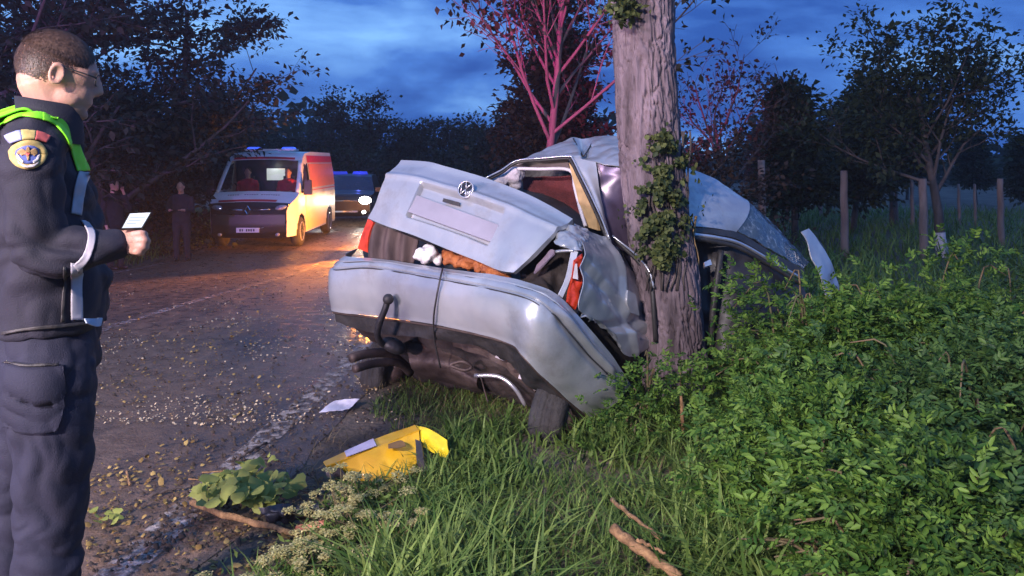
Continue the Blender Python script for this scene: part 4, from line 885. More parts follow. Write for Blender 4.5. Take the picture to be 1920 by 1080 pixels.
def lpatch(name, fn, nu, nv, m, root, thick=0.0, skip=None):
    """local-coordinate surface fn(s, t) -> point"""
    V = [fn(i/(nu-1), j/(nv-1)) for j in range(nv) for i in range(nu)]
    F = []
    for j in range(nv-1):
        for i in range(nu-1):
            f = (j*nu+i, j*nu+i+1, (j+1)*nu+i+1, (j+1)*nu+i)
            if skip:
                c = sum((Vector(V[k]) for k in f), Vector())/4
                if skip(c): continue
            F.append(f)
    me = np_mesh(name, V, F); o = link(name, me, m, root, True)
    if thick:
        md = o.modifiers.new('t', 'SOLIDIFY'); md.thickness = thick; md.offset = 0
    return o
def simple_wheel(root, c, r, w, rim_m):
    e_ = empty('wheel', c); e_.parent = root
    prof = [(-.5*w, r*.66), (-.5*w, r*.9), (-.36*w, r), (.36*w, r), (.5*w, r*.9), (.5*w, r*.66)]
    mb = MB(); n = 40
    rings = [[Vector((o, math.cos(2*math.pi*k/n)*rr, math.sin(2*math.pi*k/n)*rr)) for k in range(n)] for o, rr in prof]
    mb.loft(rings); mb.build('tyre', M_TYRE, e_, True)
    sd = 1 if c[0] > 0 else -1
    rm = MB(); rm.loft([[Vector((sd*o*w, math.cos(2*math.pi*k/n)*rr*r, math.sin(2*math.pi*k/n)*rr*r)) for k in range(n)] for o, rr in ((.50, .66), (.53, .62), (.44, .55), (.40, .22), (.50, .16), (.50, .02))])
    rm.build('rim', rim_m, e_, False); return e_

def van(name, loc, rz, label, cat, front='white', lit=False):
    root = empty(name, loc, rz, label, cat)
    path = [(0.14, .30), (0.04, .40), (0.0, .58), (0.02, .82), (0.10, .98), (0.22, 1.07), (.50, 1.18), (.80, 1.30), (1.50, 2.06), (1.62, 2.15), (1.90, 2.25), (2.6, 2.30), (5.30, 2.30), (5.44, 2.16), (5.46, .35)]
    def ztop(y):
        for (y0, z0), (y1, z1) in zip(path, path[1:]):
            if y0 <= y <= y1 and y1 > y0 and z0 > .5: return z0+(z1-z0)*(y-y0)/(y1-y0)
        return .98 if y < .3 else 2.2
    def hw(y, z):
        w = 1.0-0.03*max(0, (.6-z)) - (0.13*((z-1.25)/1.05)**1.4 if z > 1.25 else 0)
        if y < .7: w -= 0.16*((.7-y)/.7)**2
        if y > 5.2: w -= 0.05*((y-5.2)/.26)
        return w
    def strip(i0, i1, nm, m, nu=24, sub=4, inset=0.0, lift=0.0, xr=(-1, 1), t0=0.0, t1=1.0, thick=0.0):
        seg = path[i0:i1+1]; P = [Vector((0, a, b)) for a, b in seg]
        def fn(s, t):
            t = t0+(t1-t0)*t; x = t*(len(P)-1); k = min(int(x), len(P)-2); p = P[k]+(P[k+1]-P[k])*(x-k); d = (P[k+1]-P[k]).normalized()
            u = xr[0]+(xr[1]-xr[0])*s; w = hw(p.y, p.z)-inset; bulge = 0.07*(1-(u*u))*(1 if p.y < 1.7 else 0.3)
            n_ = Vector((0, -d.z, d.y)); n_ = n_ if (n_.y <= 0 or n_.z > 0) else n_
            return Vector((w*u, p.y, p.z)) + (Vector((0, -d.z, d.y)))*(bulge*(0.0 if p.y > 5.3 else 1.0)*0.6+lift)
        return lpatch(nm, fn, nu, (i1-i0)*sub+1, m, root, thick)
    body_m = M_WHITE if front == 'white' else mat('navy_van_paint', (0.03, 0.04, 0.12), rough=0.3, var=0.1, coat=0.4)
    strip(0, 3, 'front_bumper', M_VBLACK); strip(3, 5, 'nose', M_VBLACK if front == 'white' else body_m); strip(5, 7, 'bonnet', body_m)
    strip(7, 8, 'windscreen', M_WGLASS, inset=0.06, sub=8); strip(8, 12, 'roof', body_m); strip(12, 14, 'rear_doors', body_m)
    for sd in (1, -1):      # windscreen pillars
        lpatch('pillar', lambda s, t, sd=sd: Vector((sd*(hw(.8+.7*t, 1.3+.76*t)-0.10*s), .8+.7*t, 1.3+.76*t+0.012*s)), 4, 10, body_m, root, 0.02)
    WH = ((.95, .36), (4.35, .36)); r = .35
    def side_skip(c):
        if any((c.y-wy)**2+(c.z-wz)**2 < .43**2 for wy, wz in WH): return True
        return 1.02+(c.z-1.32)*0.85 < c.y < 1.98 and 1.36 < c.z < 1.98
    def side(sd, z0f, z1f, nm, m, lift=0.0, y0=.06, y1=5.44, nu=110, nv=24, skip=side_skip):
        def fn(s, t):
            y = y0+(y1-y0)*s; lo, hi = .30, ztop(y); a = max(lo, z0f) if z0f else lo; b = min(hi, z1f) if z1f else hi
            z = a+(b-a)*t; return Vector((sd*(hw(y, z)+lift), y, z))
        return lpatch(nm, fn, nu, nv, m, root, 0, skip)
    for sd in (1, -1):
        side(sd, None, None, 'side_panel', body_m, nv=40)
        lpatch('side_window', lambda s, t, sd=sd: Vector((sd*(hw(1.5, 1.36+.62*t)-.004), (1.06+(.62*t)*.85)*(1-s)+1.98*s, 1.36+.62*t)), 6, 6, M_WGLASS, root)
        lpatch('wheel_arch', lambda s, t, sd=sd: Vector((sd*.80, .5+.9*s, .30+.55*t)), 4, 4, M_VBLACK, root); lpatch('wheel_arch', lambda s, t, sd=sd: Vector((sd*.80, 3.9+.9*s, .30+.55*t)), 4, 4, M_VBLACK, root)
        if front == 'white':
            side(sd, 2.02, 2.20, 'red_band', M_RED, 0.006, 2.0, 5.35, 30, 4, None)
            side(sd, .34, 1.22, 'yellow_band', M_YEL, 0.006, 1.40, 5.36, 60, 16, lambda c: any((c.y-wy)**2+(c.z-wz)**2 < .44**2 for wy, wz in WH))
            side(sd, 1.38, 1.99, 'orange_band', M_ORB, 0.006, 2.08, 5.36, 40, 6, None)  # yellow and orange-red also carry the amber glow in their colour
            side(sd, 1.30, 1.33, 'side_rub', M_RED, 0.007, 1.3, 5.3, 30, 3, None)
        for yy in (2.05, 3.55): lpatch('door_gap', lambda s, t, sd=sd, yy=yy: Vector((sd*(hw(yy, .45+1.6*t)+.003), yy+.018*s, .45+1.6*t)), 2, 14, M_VBLACK, root)
        # mirror, headlamp, indicator, fog lamp
        mb = MB(); mb.box((sd*1.16, .98, 1.42), (.20, .12, .36), taper=.85); mb.tube([(sd*.98, 1.05, 1.30), (sd*1.12, 1.0, 1.34)], .03, 8); o = mb.build('mirror', M_VBLACK, root)
        bv = o.modifiers.new('b', 'BEVEL'); bv.width = .03; bv.segments = 3
        hl = MB(); hl.ell((sd*.70, .135, .96), (.17, .09, .075), Matrix.Rotation(R(-14*sd), 3, 'Y'), 18, 10); hl.build('headlamp', M_LAMPW if lit else M_LAMPD, root, True)
        MB().ell((sd*.885, .26, 1.02), (.05, .10, .045), None, 12, 8).build('indicator', M_AMBERL if (sd > 0 and not lit) else M_LAMPD, root, True)
        MB().ell((sd*.66, .03, .36), (.055, .03, .045), None, 12, 8).build('fog_lamp', M_LAMPD, root, True)
        simple_wheel(root, (sd*.90, .95, .36), r, .22, mat('steel_rim', (0.6, 0.6, 0.6), rough=.35, metal=.6, var=.1)); simple_wheel(root, (sd*.90, 4.35, .36), r, .22, M_TRIM)
    # grille slats, emblem, chrome bar, plate
    for k in range(4): MB().box((0, .005+.012*k, .60+.085*k), (1.15, .04, .022)).build('grille_slat', M_VBLACK, root)
    em = MB(); rr = .10
    for a, b in (((0, 1), (.62, 0)), ((.62, 0), (0, -1)), ((0, -1), (-.62, 0)), ((-.62, 0), (0, 1))):
        em.tube([(a[0]*rr, -.035, .93+a[1]*rr), (b[0]*rr, -.035, .93+b[1]*rr)], .017, 6)
    em.build('emblem', M_CHROME, root)
    for sd in (1, -1): MB().tube([(sd*.12, -.012, .93), (sd*.36, .02, .935), (sd*.50, .06, .945)], .012, 6).build('chrome_bar', M_CHROME, root, True)
    MB().tube([(.18, -.02, .50), (.34, -.02, .52), (.42, 0, .60)], .012, 6).build('chrome_bar', M_CHROME, root, True)
    pl = MB().box((0, -.035, .47), (.52, .012, .11)).build('number_plate', M_NPLATE, root)
    for k, (x, w) in enumerate(((-.17, .035), (-.12, .028), (-.02, .03), (.03, .034), (.08, .03), (.14, .036))):     # unreadable at this distance: worn characters
        MB().box((x, -.044, .47), (w, .004, .055 if k % 2 else .06)).build('plate_mark', M_INK, pl)
    # inside the cab
    MB().box((0, 1.12, 1.22), (1.8, .5, .12)).build('dashboard', M_VBLACK, root); MB().box((0, 2.1, 1.3), (1.8, .05, 1.7)).build('partition', M_VBLACK, root)
    for x in (-.5, .5):
        s = MB(); s.box((x, 1.85, 1.1), (.48, .16, .8)); s.box((x, 1.83, 1.58), (.26, .12, .2)); o = s.build('cab_seat', M_BLACK, root)
    if front == 'white':
        strip(8, 10, 'red_brow', M_RED, lift=0.010, t0=0.08, t1=0.36, xr=(-.86, .80), sub=6)
        strip(5, 7, 'red_swoosh', M_RED, lift=0.007, t0=0.04, t1=0.22, xr=(-.80, .62))
        for k in range(22):
            if k in (5, 6, 13): continue
            x = -.62+.056*k; o = MB().box((x, .60, 1.225+.03*(1-(x/.9)**2)), (.036, .05 if k % 3 else .036, .03)).build('bonnet_letter', mat('grey_letter', (.12, .12, .16), rough=.6) if k == 0 else bpy.data.materials['grey_letter'], root)
    lb = empty('light_bar', (0, 2.1, 2.30)); lb.parent = root
    o = MB().box((0, 0, .04), (1.3, .30, .05)).build('bar_base', M_VBLACK if front != 'white' else M_WHITE, lb)
    for sd in (1, -1):
        o = MB().box((sd*.44, 0, .085), (.36, .24, .06), taper=.8).build('beacon', (M_BLUEL if front == 'white' or sd > 0 else M_REDL), lb); bv = o.modifiers.new('b', 'BEVEL'); bv.width = .03; bv.segments = 2
    if front == 'white': MB().tube([(-.62, 1.75, 2.24), (-.62, 1.75, 2.55)], .008, 5).build('antenna', M_VBLACK, root)
    return root

_f = gp(466, 470, -0.5)
AMB = van('ambulance', Vector((_f.x, _f.y, ground_z(_f.x, _f.y)+0.006)), R(2.2), 'white and red ambulance van parked facing us in the far lane, flank lit amber', 'ambulance', 'white')
# crew and a lit screen in the cab
def in_amb(x, y, z): return AMB.location + Matrix.Rotation(AMB.rotation_euler.z, 3, 'Z') @ Vector((x, y, z))
person(in_amb(-.48, 1.66, .62), AMB.rotation_euler.z, 1.7, 'crew member in red jacket sitting behind the ambulance windscreen on the left', M_REDJ, M_DARKC, pose='sit')
person(in_amb(.52, 1.66, .62), AMB.rotation_euler.z, 1.7, 'crew member in red jacket sitting by the ambulance door mirror', M_REDJ, M_DARKC, pose='sit')
sc = empty('lit_hatch', in_amb(.12, 2.04, 1.72), AMB.rotation_euler.z, 'bright white hatch window glowing inside the ambulance cab', 'window')
MB().box((0, 0, 0), (.50, .03, .34)).build('hatch_frame', M_VBLACK, sc)
MB().box((0, -.02, 0), (.46, .012, .30)).build('hatch_pane', mat('lit_pane', (.5, .5, .5), rough=.4, emit=(0.62, 0.72, 0.66), emit_s=0.85), sc)
# cab light from that hatch
point('cab_light', in_amb(.12, 1.90, 1.92), 2.0, (0.8, 0.9, 0.85), .1)

# ---- the car with its headlights on behind the ambulance
M_BLUED = mat('blue_beacon_dim', (0.02, 0.04, 0.3), rough=0.2, emit=(0.04, 0.08, 1.0), emit_s=0.5)
def suv(loc, rz):
    root = empty('police_car', loc, rz, 'dark off-road police car with blazing headlight behind the ambulance', 'car')
    m = mat('dark_suv_paint', (0.018, 0.018, 0.022), rough=.3, var=.15, coat=.5)
    path = [(.10, .32), (0, .45), (0, .80), (.06, .98), (.95, 1.06), (1.0, 1.08), (1.62, 1.52), (1.8, 1.58), (3.9, 1.58), (4.2, 1.1), (4.25, .35)]
    def hw(y, z): return .90-(.16*(z-1.0)/.6 if z > 1.0 else 0)-(.10*((.5-y)/.5)**2 if y < .5 else 0)
    def strip(i0, i1, nm, mm, inset=0.0, lift=0):
        P = [Vector((0, a, b)) for a, b in path[i0:i1+1]]
        def fn(s, t):
            x = t*(len(P)-1); k = min(int(x), len(P)-2); p = P[k]+(P[k+1]-P[k])*(x-k); u = 2*s-1; d = (P[k+1]-P[k]).normalized()
            return Vector((u*(hw(p.y, p.z)-inset), p.y, p.z))+Vector((0, -d.z, d.y))*(.04*(1-u*u)+lift)
        return lpatch(nm, fn, 16, (i1-i0)*4+1, mm, root)
    strip(0, 2, 'front_bumper', M_VBLACK); strip(2, 5, 'bonnet', m); strip(5, 6, 'windscreen', mat('suv_glass', (.02, .025, .05), rough=.08, var=.2, coat=.5)); strip(6, 8, 'roof', m); strip(8, 10, 'tailgate', m)
    for sd in (1, -1):
        def zt(y):
            for (a, b), (c, d) in zip(path[2:], path[3:]):
                if a <= y <= c and c > a: return b+(d-b)*(y-a)/(c-a)
            return .8
        lpatch('side_panel', lambda s, t, sd=sd: (lambda y: Vector((sd*hw(y, .34+(zt(y)-.34)*t), y, .34+(zt(y)-.34)*t)))(.03+4.2*s), 40, 12, m, root, 0, lambda c: any((c.y-w)**2+(c.z-.34)**2 < .38**2 for w in (.8, 3.4)))
        for wy in (.8, 3.4): simple_wheel(root, (sd*.80, wy, .34), .33, .2, M_TRIM)
        MB().ell((sd*.66, .0, .82), (.19, .07, .12), None, 18, 10).build('headlamp', M_LAMPW if sd > 0 else M_LAMPW2, root, True)
        MB().ell((sd*.62, -.02, .45), (.06, .03, .05), None, 12, 8).build('fog_lamp', M_LAMPW2 if sd > 0 else M_LAMPD, root, True)
        MB().box((sd*1.0, 1.15, 1.12), (.18, .1, .14)).build('mirror', M_VBLACK, root)
        MB().box((sd*.34, 2.0, 1.66), (.52, .22, .10), taper=.85).build('beacon', M_BLUED, root)
    MB().box((-.05, -.05, .47), (.95, .03, .05)).build('bumper_guard', M_CHROME, root)
    for k in range(3): MB().box((0, -.01, .66+.07*k), (.9, .03, .02)).build('grille_slat', M_CHROME, root)
    MB().box((0, 2.0, 1.60), (1.2, .2, .03)).build('bar_base', M_VBLACK, root)
    return root
_f = pt(645, 400, 24.4); SUV = suv(Vector((_f.x, _f.y, ground_z(_f.x, _f.y)+.006)), R(6))
_l = SUV.location + Matrix.Rotation(SUV.rotation_euler.z, 3, 'Z') @ Vector((.66, -.10, .82))
spot('headlight', _l, (-2.6, 6.0, -.4), W_SUV, (1.0, 0.66, 0.30), 50, .8, .06)
_l2 = SUV.location + Matrix.Rotation(SUV.rotation_euler.z, 3, 'Z') @ Vector((.3, 1.8, 1.85)); point('blue_beacon', _l2, 6, (.12, .16, 1.0), .06)

# ---- a hidden lamp added beyond the wreck to throw amber light
wl = empty('added_amber_lamp', (0, 0, 0), 0, 'added amber fill lamp on a low stand, hidden behind the wreck', 'lamp')
WP = pt(712, 460, 17.6); gz = ground_z(WP.x, WP.y); hz_ = gz+0.34
for k in range(3): a = 2.1*k+.4; under(MB().tube([(WP.x, WP.y, hz_-.08), (WP.x+.22*math.cos(a), WP.y+.22*math.sin(a), gz+.01)], .010, 6).build('leg', M_BLACK), wl)
under(MB().tube([(WP.x, WP.y, gz+.2), (WP.x, WP.y, hz_)], .014, 8).build('post', M_BLACK), wl)
for tx, nm in ((Vector((-5.5, 20.0, .1)), 'a'), (Vector((-4.6, 9.5, -.5)), 'b'), (Vector((-0.2, 4.6, -.35)), 'c')):
    d = (tx-Vector((WP.x, WP.y, hz_))).normalized(); c = Vector((WP.x, WP.y, hz_))+d*.07; rot = d.to_track_quat('-Z', 'Y').to_matrix()
    hd = under(MB().box(c, (.20, .14, .06), rot).build('lamp_head', M_BLACK), wl)
    under(MB().box(c+d*.032, (.17, .11, .008), rot).build('lens', mat('amber_fill_lens', (.9, .7, .4), emit=(1, .62, .22), emit_s=20)), wl)
    spot('amber_fill_light', c+d*.05, tx, W_AMBER*{'a': 1.0, 'b': 11.0, 'c': 12.0}[nm], (1.0, 0.32, 0.045), {'a': 120, 'b': 36, 'c': 9}[nm], .8, .06)

# ---- the patrol van standing behind the photographer, whose lights fill the scene
VP_ = Vector((-6.9, -1.6, 0.0))
PV = van('police_van', Vector((VP_.x, VP_.y, 0.01)), R(180-14), 'navy police van with lit headlamps and flashing roof bar behind the camera', 'van', 'navy', True)
def in_pv(x, y, z): return PV.location + Matrix.Rotation(PV.rotation_euler.z, 3, 'Z') @ Vector((x, y, z))
for sd in (1, -1): spot('headlight', in_pv(sd*.70, -.10, .98), in_pv(sd*.70, -9.0, .2), W_HEAD, (1.0, 0.88, 0.84), 80, .75, .09)
point('red_beacon', in_pv(-.5, 1.7, 2.62), W_RED, (1.0, 0.04, 0.10), .25)
spot('red_beam', in_pv(-.5, 1.6, 2.66), pt(1010, 130, 10.5), 26000, (1.0, 0.015, 0.40), 12, .9, .06)      # the turning beacon caught facing the trees
spot('blue_beam', in_pv(.5, 1.6, 2.66), pt(330, 220, 17), 4000, (0.55, 0.16, 1.0), 60, .9, .06)
point('blue_beacon', in_pv(.5, 1.7, 2.62), W_BLUE, (0.12, 0.16, 1.0), .25)
# ---- an unseen light tower added behind the camera to carry the key light
lt = empty('added_light_tower', (-3.3, -3.7, 0), 0, 'added tripod light tower with two flood lamps, unseen behind the camera', 'lamp')
LT = Vector((-3.3, -3.7, 0))
for k in range(3): a = 2.094*k+.5; under(MB().tube([LT+Vector((0, 0, 1.1)), LT+Vector((.8*math.cos(a), .8*math.sin(a), .02))], .02, 8).build('leg', M_TRIM, None, True), lt)
under(MB().tube([LT+Vector((0, 0, .3)), LT+Vector((0, 0, 2.4)), LT+Vector((0, 0, 4.4))], [.035, .03, .022], 10).build('mast', M_TRIM, None, True), lt)
under(MB().tube([LT+Vector((-.4, 0, 4.4)), LT+Vector((.4, 0, 4.4))], .02, 8).build('crossbar', M_TRIM, None, True), lt)
for sd in (1, -1):
    c = LT+Vector((sd*.34, .05, 4.5)); tg = Vector((0.4, 4.4, 0.3)); d = (tg-c).normalized(); rot = d.to_track_quat('-Z', 'Y').to_matrix()
    under(MB().box(c, (.30, .20, .10), rot).build('flood_lamp', M_BLACK), lt); under(MB().box(c+d*.053, (.27, .17, .008), rot).build('flood_lens', M_LAMPW2), lt)
    spot('tower_key_light', c+d*.07, tg, W_FLOOD, (1.0, 0.86, 0.86), 100, .85, .10)

for sd in (1, -1):     # flood lamps added on the van's roof to soften the tower's shadows
    c = in_pv(sd*.55, 1.45, 2.44); tg = Vector((0.2, 3.8, 0.3)); d = (tg-c).normalized(); rot = d.to_track_quat('-Z', 'Y').to_matrix()
    under(MB().box(c, (.26, .18, .08), rot).build('flood_lamp', M_BLACK), PV); under(MB().box(c+d*.043, (.23, .15, .008), rot).build('flood_lens', M_LAMPW2), PV)
    spot('roof_fill_light', c+d*.06, tg, W_ROOF, (1.0, 0.87, 0.86), 112, .8, .10)

# ================================================================== trees and shrubs
def leaf_mat(name, c1, c2, sc=1.2, tr=0.25, rough=0.55):
    """leaf colour varies from leaf to leaf (Random Per Island)"""
    m = bpy.data.materials.new(name); m.use_nodes = True; nt = m.node_tree; b = nt.nodes['Principled BSDF']; lk = nt.links.new
    g = nt.nodes.new('ShaderNodeNewGeometry'); rp = nt.nodes.new('ShaderNodeValToRGB')
    rp.color_ramp.elements[0].color = (*c1, 1); rp.color_ramp.elements[1].color = (*c2, 1); rp.color_ramp.elements[0].position = 0.1; rp.color_ramp.elements[1].position = 0.95
    lk(g.outputs['Random Per Island'], rp.inputs[0]); lk(rp.outputs[0], b.inputs['Base Color']); b.inputs['Roughness'].default_value = rough; b.inputs['Specular IOR Level'].default_value = 0.22
    out = nt.nodes['Material Output']; t = nt.nodes.new('ShaderNodeBsdfTranslucent'); mx = nt.nodes.new('ShaderNodeMixShader'); mx.inputs[0].default_value = tr
    lk(rp.outputs[0], t.inputs['Color']); lk(b.outputs[0], mx.inputs[1]); lk(t.outputs[0], mx.inputs[2]); lk(mx.outputs[0], out.inputs[0]); return m

def unit(a): return a/np.maximum(1e-9, np.linalg.norm(a, axis=-1, keepdims=True))
def leaf_quads(P, D, N, ln, wd, fold=0.25, droop=0.0):
    """P base points, D directions, N normals -> kite-shaped leaves, folded along the rib"""
    D = unit(D); S = unit(np.cross(D, N)); N = np.cross(S, D); ln = np.asarray(ln)[:, None]; wd = np.asarray(wd)[:, None]
    mid = P+D*ln*0.42; tip = P+D*ln-N*ln*droop
    a = P; b = mid+S*wd*0.5+N*wd*fold; c = tip; d = mid-S*wd*0.5+N*wd*fold
    V = np.stack([a, b, c, d], 1).reshape(-1, 3); n = len(P)
    return V, np.arange(4*n).reshape(n, 4)
def leaf_fine(P, D, N, ln, wd, fold=0.2, droop=0.1):
    """rounder leaf: two halves meeting at the rib, six points"""
    D = unit(D); S = unit(np.cross(D, N)); N = np.cross(S, D); ln = np.asarray(ln)[:, None]; wd = np.asarray(wd)[:, None]; up = N*wd*fold
    tip = P+D*ln-N*ln*droop; l1 = P+D*ln*.30+S*wd*.46+up; l2 = P+D*ln*.70+S*wd*.36+up*.8-N*ln*droop*.5; r1 = P+D*ln*.30-S*wd*.46+up; r2 = P+D*ln*.70-S*wd*.36+up*.8-N*ln*droop*.5
    n = len(P); V = np.stack([P, l1, l2, tip, r2, r1], 1).reshape(-1, 3); b = (np.arange(n)*6)[:, None]
    return V, np.stack([b+np.array([[0, 1, 2, 3]]), b+np.array([[0, 3, 4, 5]])], 1).reshape(-1, 4)
def rnd_dirs(n, r): return unit(r.normal(size=(n, 3)))

def grow(r, base, d, length, rad, level, P, out, tips):
    """recursive limbs: out collects (points, radii), tips collects leaf anchors (point, direction)"""
    n = 7 if level == 0 else 5
    pts = [Vector(base)]; rr = [rad]; d = Vector(d).normalized(); taper = P['taper'][min(level, len(P['taper'])-1)]
    for i in range(n):
        w = P['wobble'][min(level, len(P['wobble'])-1)]
        d = (d+Vector((r.gauss(0, w), r.gauss(0, w), r.gauss(0, w)+P['lift'][min(level, len(P['lift'])-1)]))).normalized()
        pts.append(pts[-1]+d*length/n); rr.append(rad*(1-(1-taper)*(i+1)/n))
    out.append((pts, rr))
    if level >= P['levels']:
        for i in range(1, n+1): tips.append((pts[i], (pts[i]-pts[i-1]).normalized()))
        return
    nc = P['kids'][level]; t0 = P['start'][level]
    for k in range(nc):
        t = t0+(1-t0)*(k+r.random()*0.8)/nc; x = t*n; i = min(int(x), n-1); p = pts[i]+(pts[i+1]-pts[i])*(x-i); td = (pts[i+1]-pts[i]).normalized()
        ang = R(r.uniform(*P['angle'][level])); az = P.get('az0', 0)+k*2.39996+r.uniform(-.5, .5)
        o = td.orthogonal().normalized(); o2 = td.cross(o); nd = td*math.cos(ang)+(o*math.cos(az)+o2*math.sin(az))*math.sin(ang)
        nd = Vector((nd.x, nd.y, nd.z*P['flat'][level]+P['up'][level])).normalized()
        rad_c = (rr[i]+(rr[i+1]-rr[i])*(x-i))*P['ratio'][level]
        grow(r, p, nd, length*P['len'][level]*r.uniform(.7, 1.15)*(1-P['short'][level]*(t-t0)), rad_c, level+1, P, out, tips)

def tree(name, loc, seed, P, label, cat, bark, leafm, group=None, height=6, rad=.12, dirn=(0, 0, 1), leaves=6, lsize=.11, spread=.22, flatleaf=.5, sides=(10, 7, 5, 4), crown_name='crown', bare=0.0, droop=.2, trunk_extra=None):
    r = random.Random(seed); nr = np.random.default_rng(seed); out = []; tips = []
    root = empty(name, loc, 0, label, cat, group)
    grow(r, (0, 0, -0.1), dirn, height, rad, 0, P, out, tips)
    mb = MB(); mb.tube(out[0][0], out[0][1], sides[0]); o = mb.build('trunk', bark, root, True)
    mb = MB()
    for pts, rr in out[1:]: mb.tube(pts, [max(.004, x) for x in rr], 5 if rr[0] > .02 else 4, cap=False)
    if mb.v: mb.build('limbs', bark, root, True)
    if leaves and tips:
        tips = [t for t in tips if r.random() >= bare]
        A = np.array([t[0] for t in tips]); D = np.array([t[1] for t in tips]); A = np.repeat(A, leaves, 0); D = np.repeat(D, leaves, 0); n = len(A)
        off = nr.normal(size=(n, 3))*np.array([spread, spread, spread*flatleaf]); off = off*(nr.random((n, 1))**.5)
        d = unit(D*.5+off*2/spread*.35+nr.normal(size=(n, 3))*.5+np.array([0, 0, -droop])); N = unit(nr.normal(size=(n, 3))*.6+np.array([0, 0, 1.0]))
        ls = lsize*nr.uniform(.6, 1.3, n)
        V, F = leaf_quads(A+off, d, N, ls, ls*nr.uniform(.5, .75, n)); c = link(crown_name, np_mesh(crown_name, V, F), leafm, root, False)
    return root
def on_ground(u, d):
    p = pt(u, 400, d); return Vector((p.x, p.y, ground_z(p.x, p.y)))

M_BARKD = mat('dark_bark', (0.05, 0.038, 0.034), rough=.9, color2=(0.12, 0.095, 0.085), var_scale=7, stretch=(1, 1, .3), bump=.6, bump_scale=30)
M_BARKP = mat('pale_smooth_bark', (0.085, 0.06, 0.06), rough=.8, color2=(0.15, 0.11, 0.105), var_scale=6, stretch=(1, 1, .35), bump=.3, bump_scale=30)
M_LEAFD = leaf_mat('dark_elm_leaves', (0.018, 0.026, 0.018), (0.050, 0.055, 0.034))
M_LEAFR = leaf_mat('russet_leaves', (0.030, 0.020, 0.013), (0.070, 0.042, 0.026))
M_LEAFN = leaf_mat('night_green_leaves', (0.018, 0.030, 0.014), (0.045, 0.060, 0.024))
M_LEAFP = leaf_mat('poplar_leaves', (0.020, 0.022, 0.014), (0.050, 0.042, 0.024))

ELM = dict(levels=3, taper=(.30, .3, .35, .4), wobble=(.10, .13, .15, .16), lift=(.02, .03, .015, 0), kids=(12, 7, 5), start=(.12, .25, .2), angle=((48, 88), (35, 65), (30, 60)), flat=(.55, .45, .5), up=(.16, .05, .03), ratio=(.5, .55, .55), len=(.62, .48, .5), short=(.45, .4, .3))
# layered trees along the left verge
for k, (u, d, h, sd, lab) in enumerate((
        (20, 12.5, 5.6, 11, 'tall layered dark tree right behind the officer\'s head'),
        (200, 15.5, 5.6, 12, 'spreading dark tree between the officer and the ambulance, its boughs in flat layers'),
        (300, 21.0, 6.2, 23, 'spreading dark tree rising directly behind the dark standing figure'),
        (430, 29.0, 3.8, 14, 'dark tree whose lower boughs hang over the ambulance roof'),
        (90, 21.0, 8.0, 15, 'tallest dark tree at the upper left, cut by the top of the picture'))):
    tree('verge_tree', on_ground(u, d), sd, ELM, lab, 'tree', M_BARKD, M_LEAFD, 'trees along the left verge', h, .16, (r_ := random.Random(sd)) and (r_.uniform(-.05, .05), r_.uniform(-.05, .05), 1), leaves=3, lsize=.15, spread=.22, flatleaf=.22)
SHR = dict(levels=2, taper=(.4, .4, .4), wobble=(.15, .18, .2), lift=(.03, .03, .02), kids=(14, 8), start=(.02, .1), angle=((30, 85), (30, 65)), flat=(.7, .7), up=(.15, .1), ratio=(.55, .55), len=(.75, .5), short=(.35, .3))
for k, (u, d, h, sd, lab) in enumerate((
        (150, 16.5, 3.0, 31, 'dark bushy shrub behind the officer\'s phone hand'), (255, 18.5, 3.2, 32, 'dark bushy shrub left of the standing figure'),
        (372, 22.5, 3.4, 33, 'dark bushy shrub between standing figure and ambulance'), (60, 17.0, 3.3, 34, 'dark bushy shrub hidden mostly behind the officer\'s back'),
        (545, 33.0, 3.0, 35, 'dark bushy shrub showing over the ambulance roof'), (605, 44.0, 3.2, 38, 'hazy bushy tree above the car with the headlight'))):
    tree('verge_shrub', on_ground(u, d), sd, SHR, lab, 'shrub', M_BARKD, M_LEAFD, 'shrubs along the left verge', h, .09, leaves=12, lsize=.16, spread=.34, flatleaf=.5, crown_name='foliage')
# roundish trees and hedge down the road
for k, (u, d, h, sd, lab) in enumerate(((678, 40.0, 4.7, 36, 'round dark tree in the gap between ambulance and boot lid, against the sky'), (770, 44.0, 3.5, 41, 'low dark tree just right of the round one, above the boot lid'), (850, 42.0, 3.2, 42, 'low dark tree above the round badge of the boot lid'), (925, 36.0, 3.1, 43, 'low dark tree left of the magenta lit trunk'))):
    tree('roadside_shrub', on_ground(u, d), sd, SHR, lab, 'tree', M_BARKD, M_LEAFN, 'trees down the road', h, .14, leaves=12, lsize=.22, spread=.42, flatleaf=.4)
# the magenta-lit tree behind the wreck: limbs sweeping up
POP = dict(levels=3, taper=(.35, .3, .35, .4), wobble=(.035, .06, .10, .12), lift=(.01, .05, .03, .02), kids=(20, 8, 5), start=(.40, .2, .2), angle=((28, 58), (22, 45), (25, 50)), flat=(1, 1, 1), up=(.10, .10, .06), ratio=(.55, .5, .5), len=(.62, .45, .45), short=(.25, .3, .2), az0=.6)
tree('lit_tree', on_ground(1012, 10.5), 57, POP, 'slender tree with magenta lit trunk and upswept limbs behind the wrecked roof', 'tree', M_BARKP, M_LEAFP, None, 4.7, .074, (.01, 0, 1), leaves=2, lsize=.11, spread=.12, flatleaf=1, bare=.5)
CON = dict(levels=2, taper=(.3, .4, .4), wobble=(.05, .12, .15), lift=(.02, .02, 0), kids=(26, 8), start=(.06, .15), angle=((45, 80), (35, 60)), flat=(.8, .7), up=(.18, .08), ratio=(.4, .5), len=(.34, .5), short=(.75, .3))
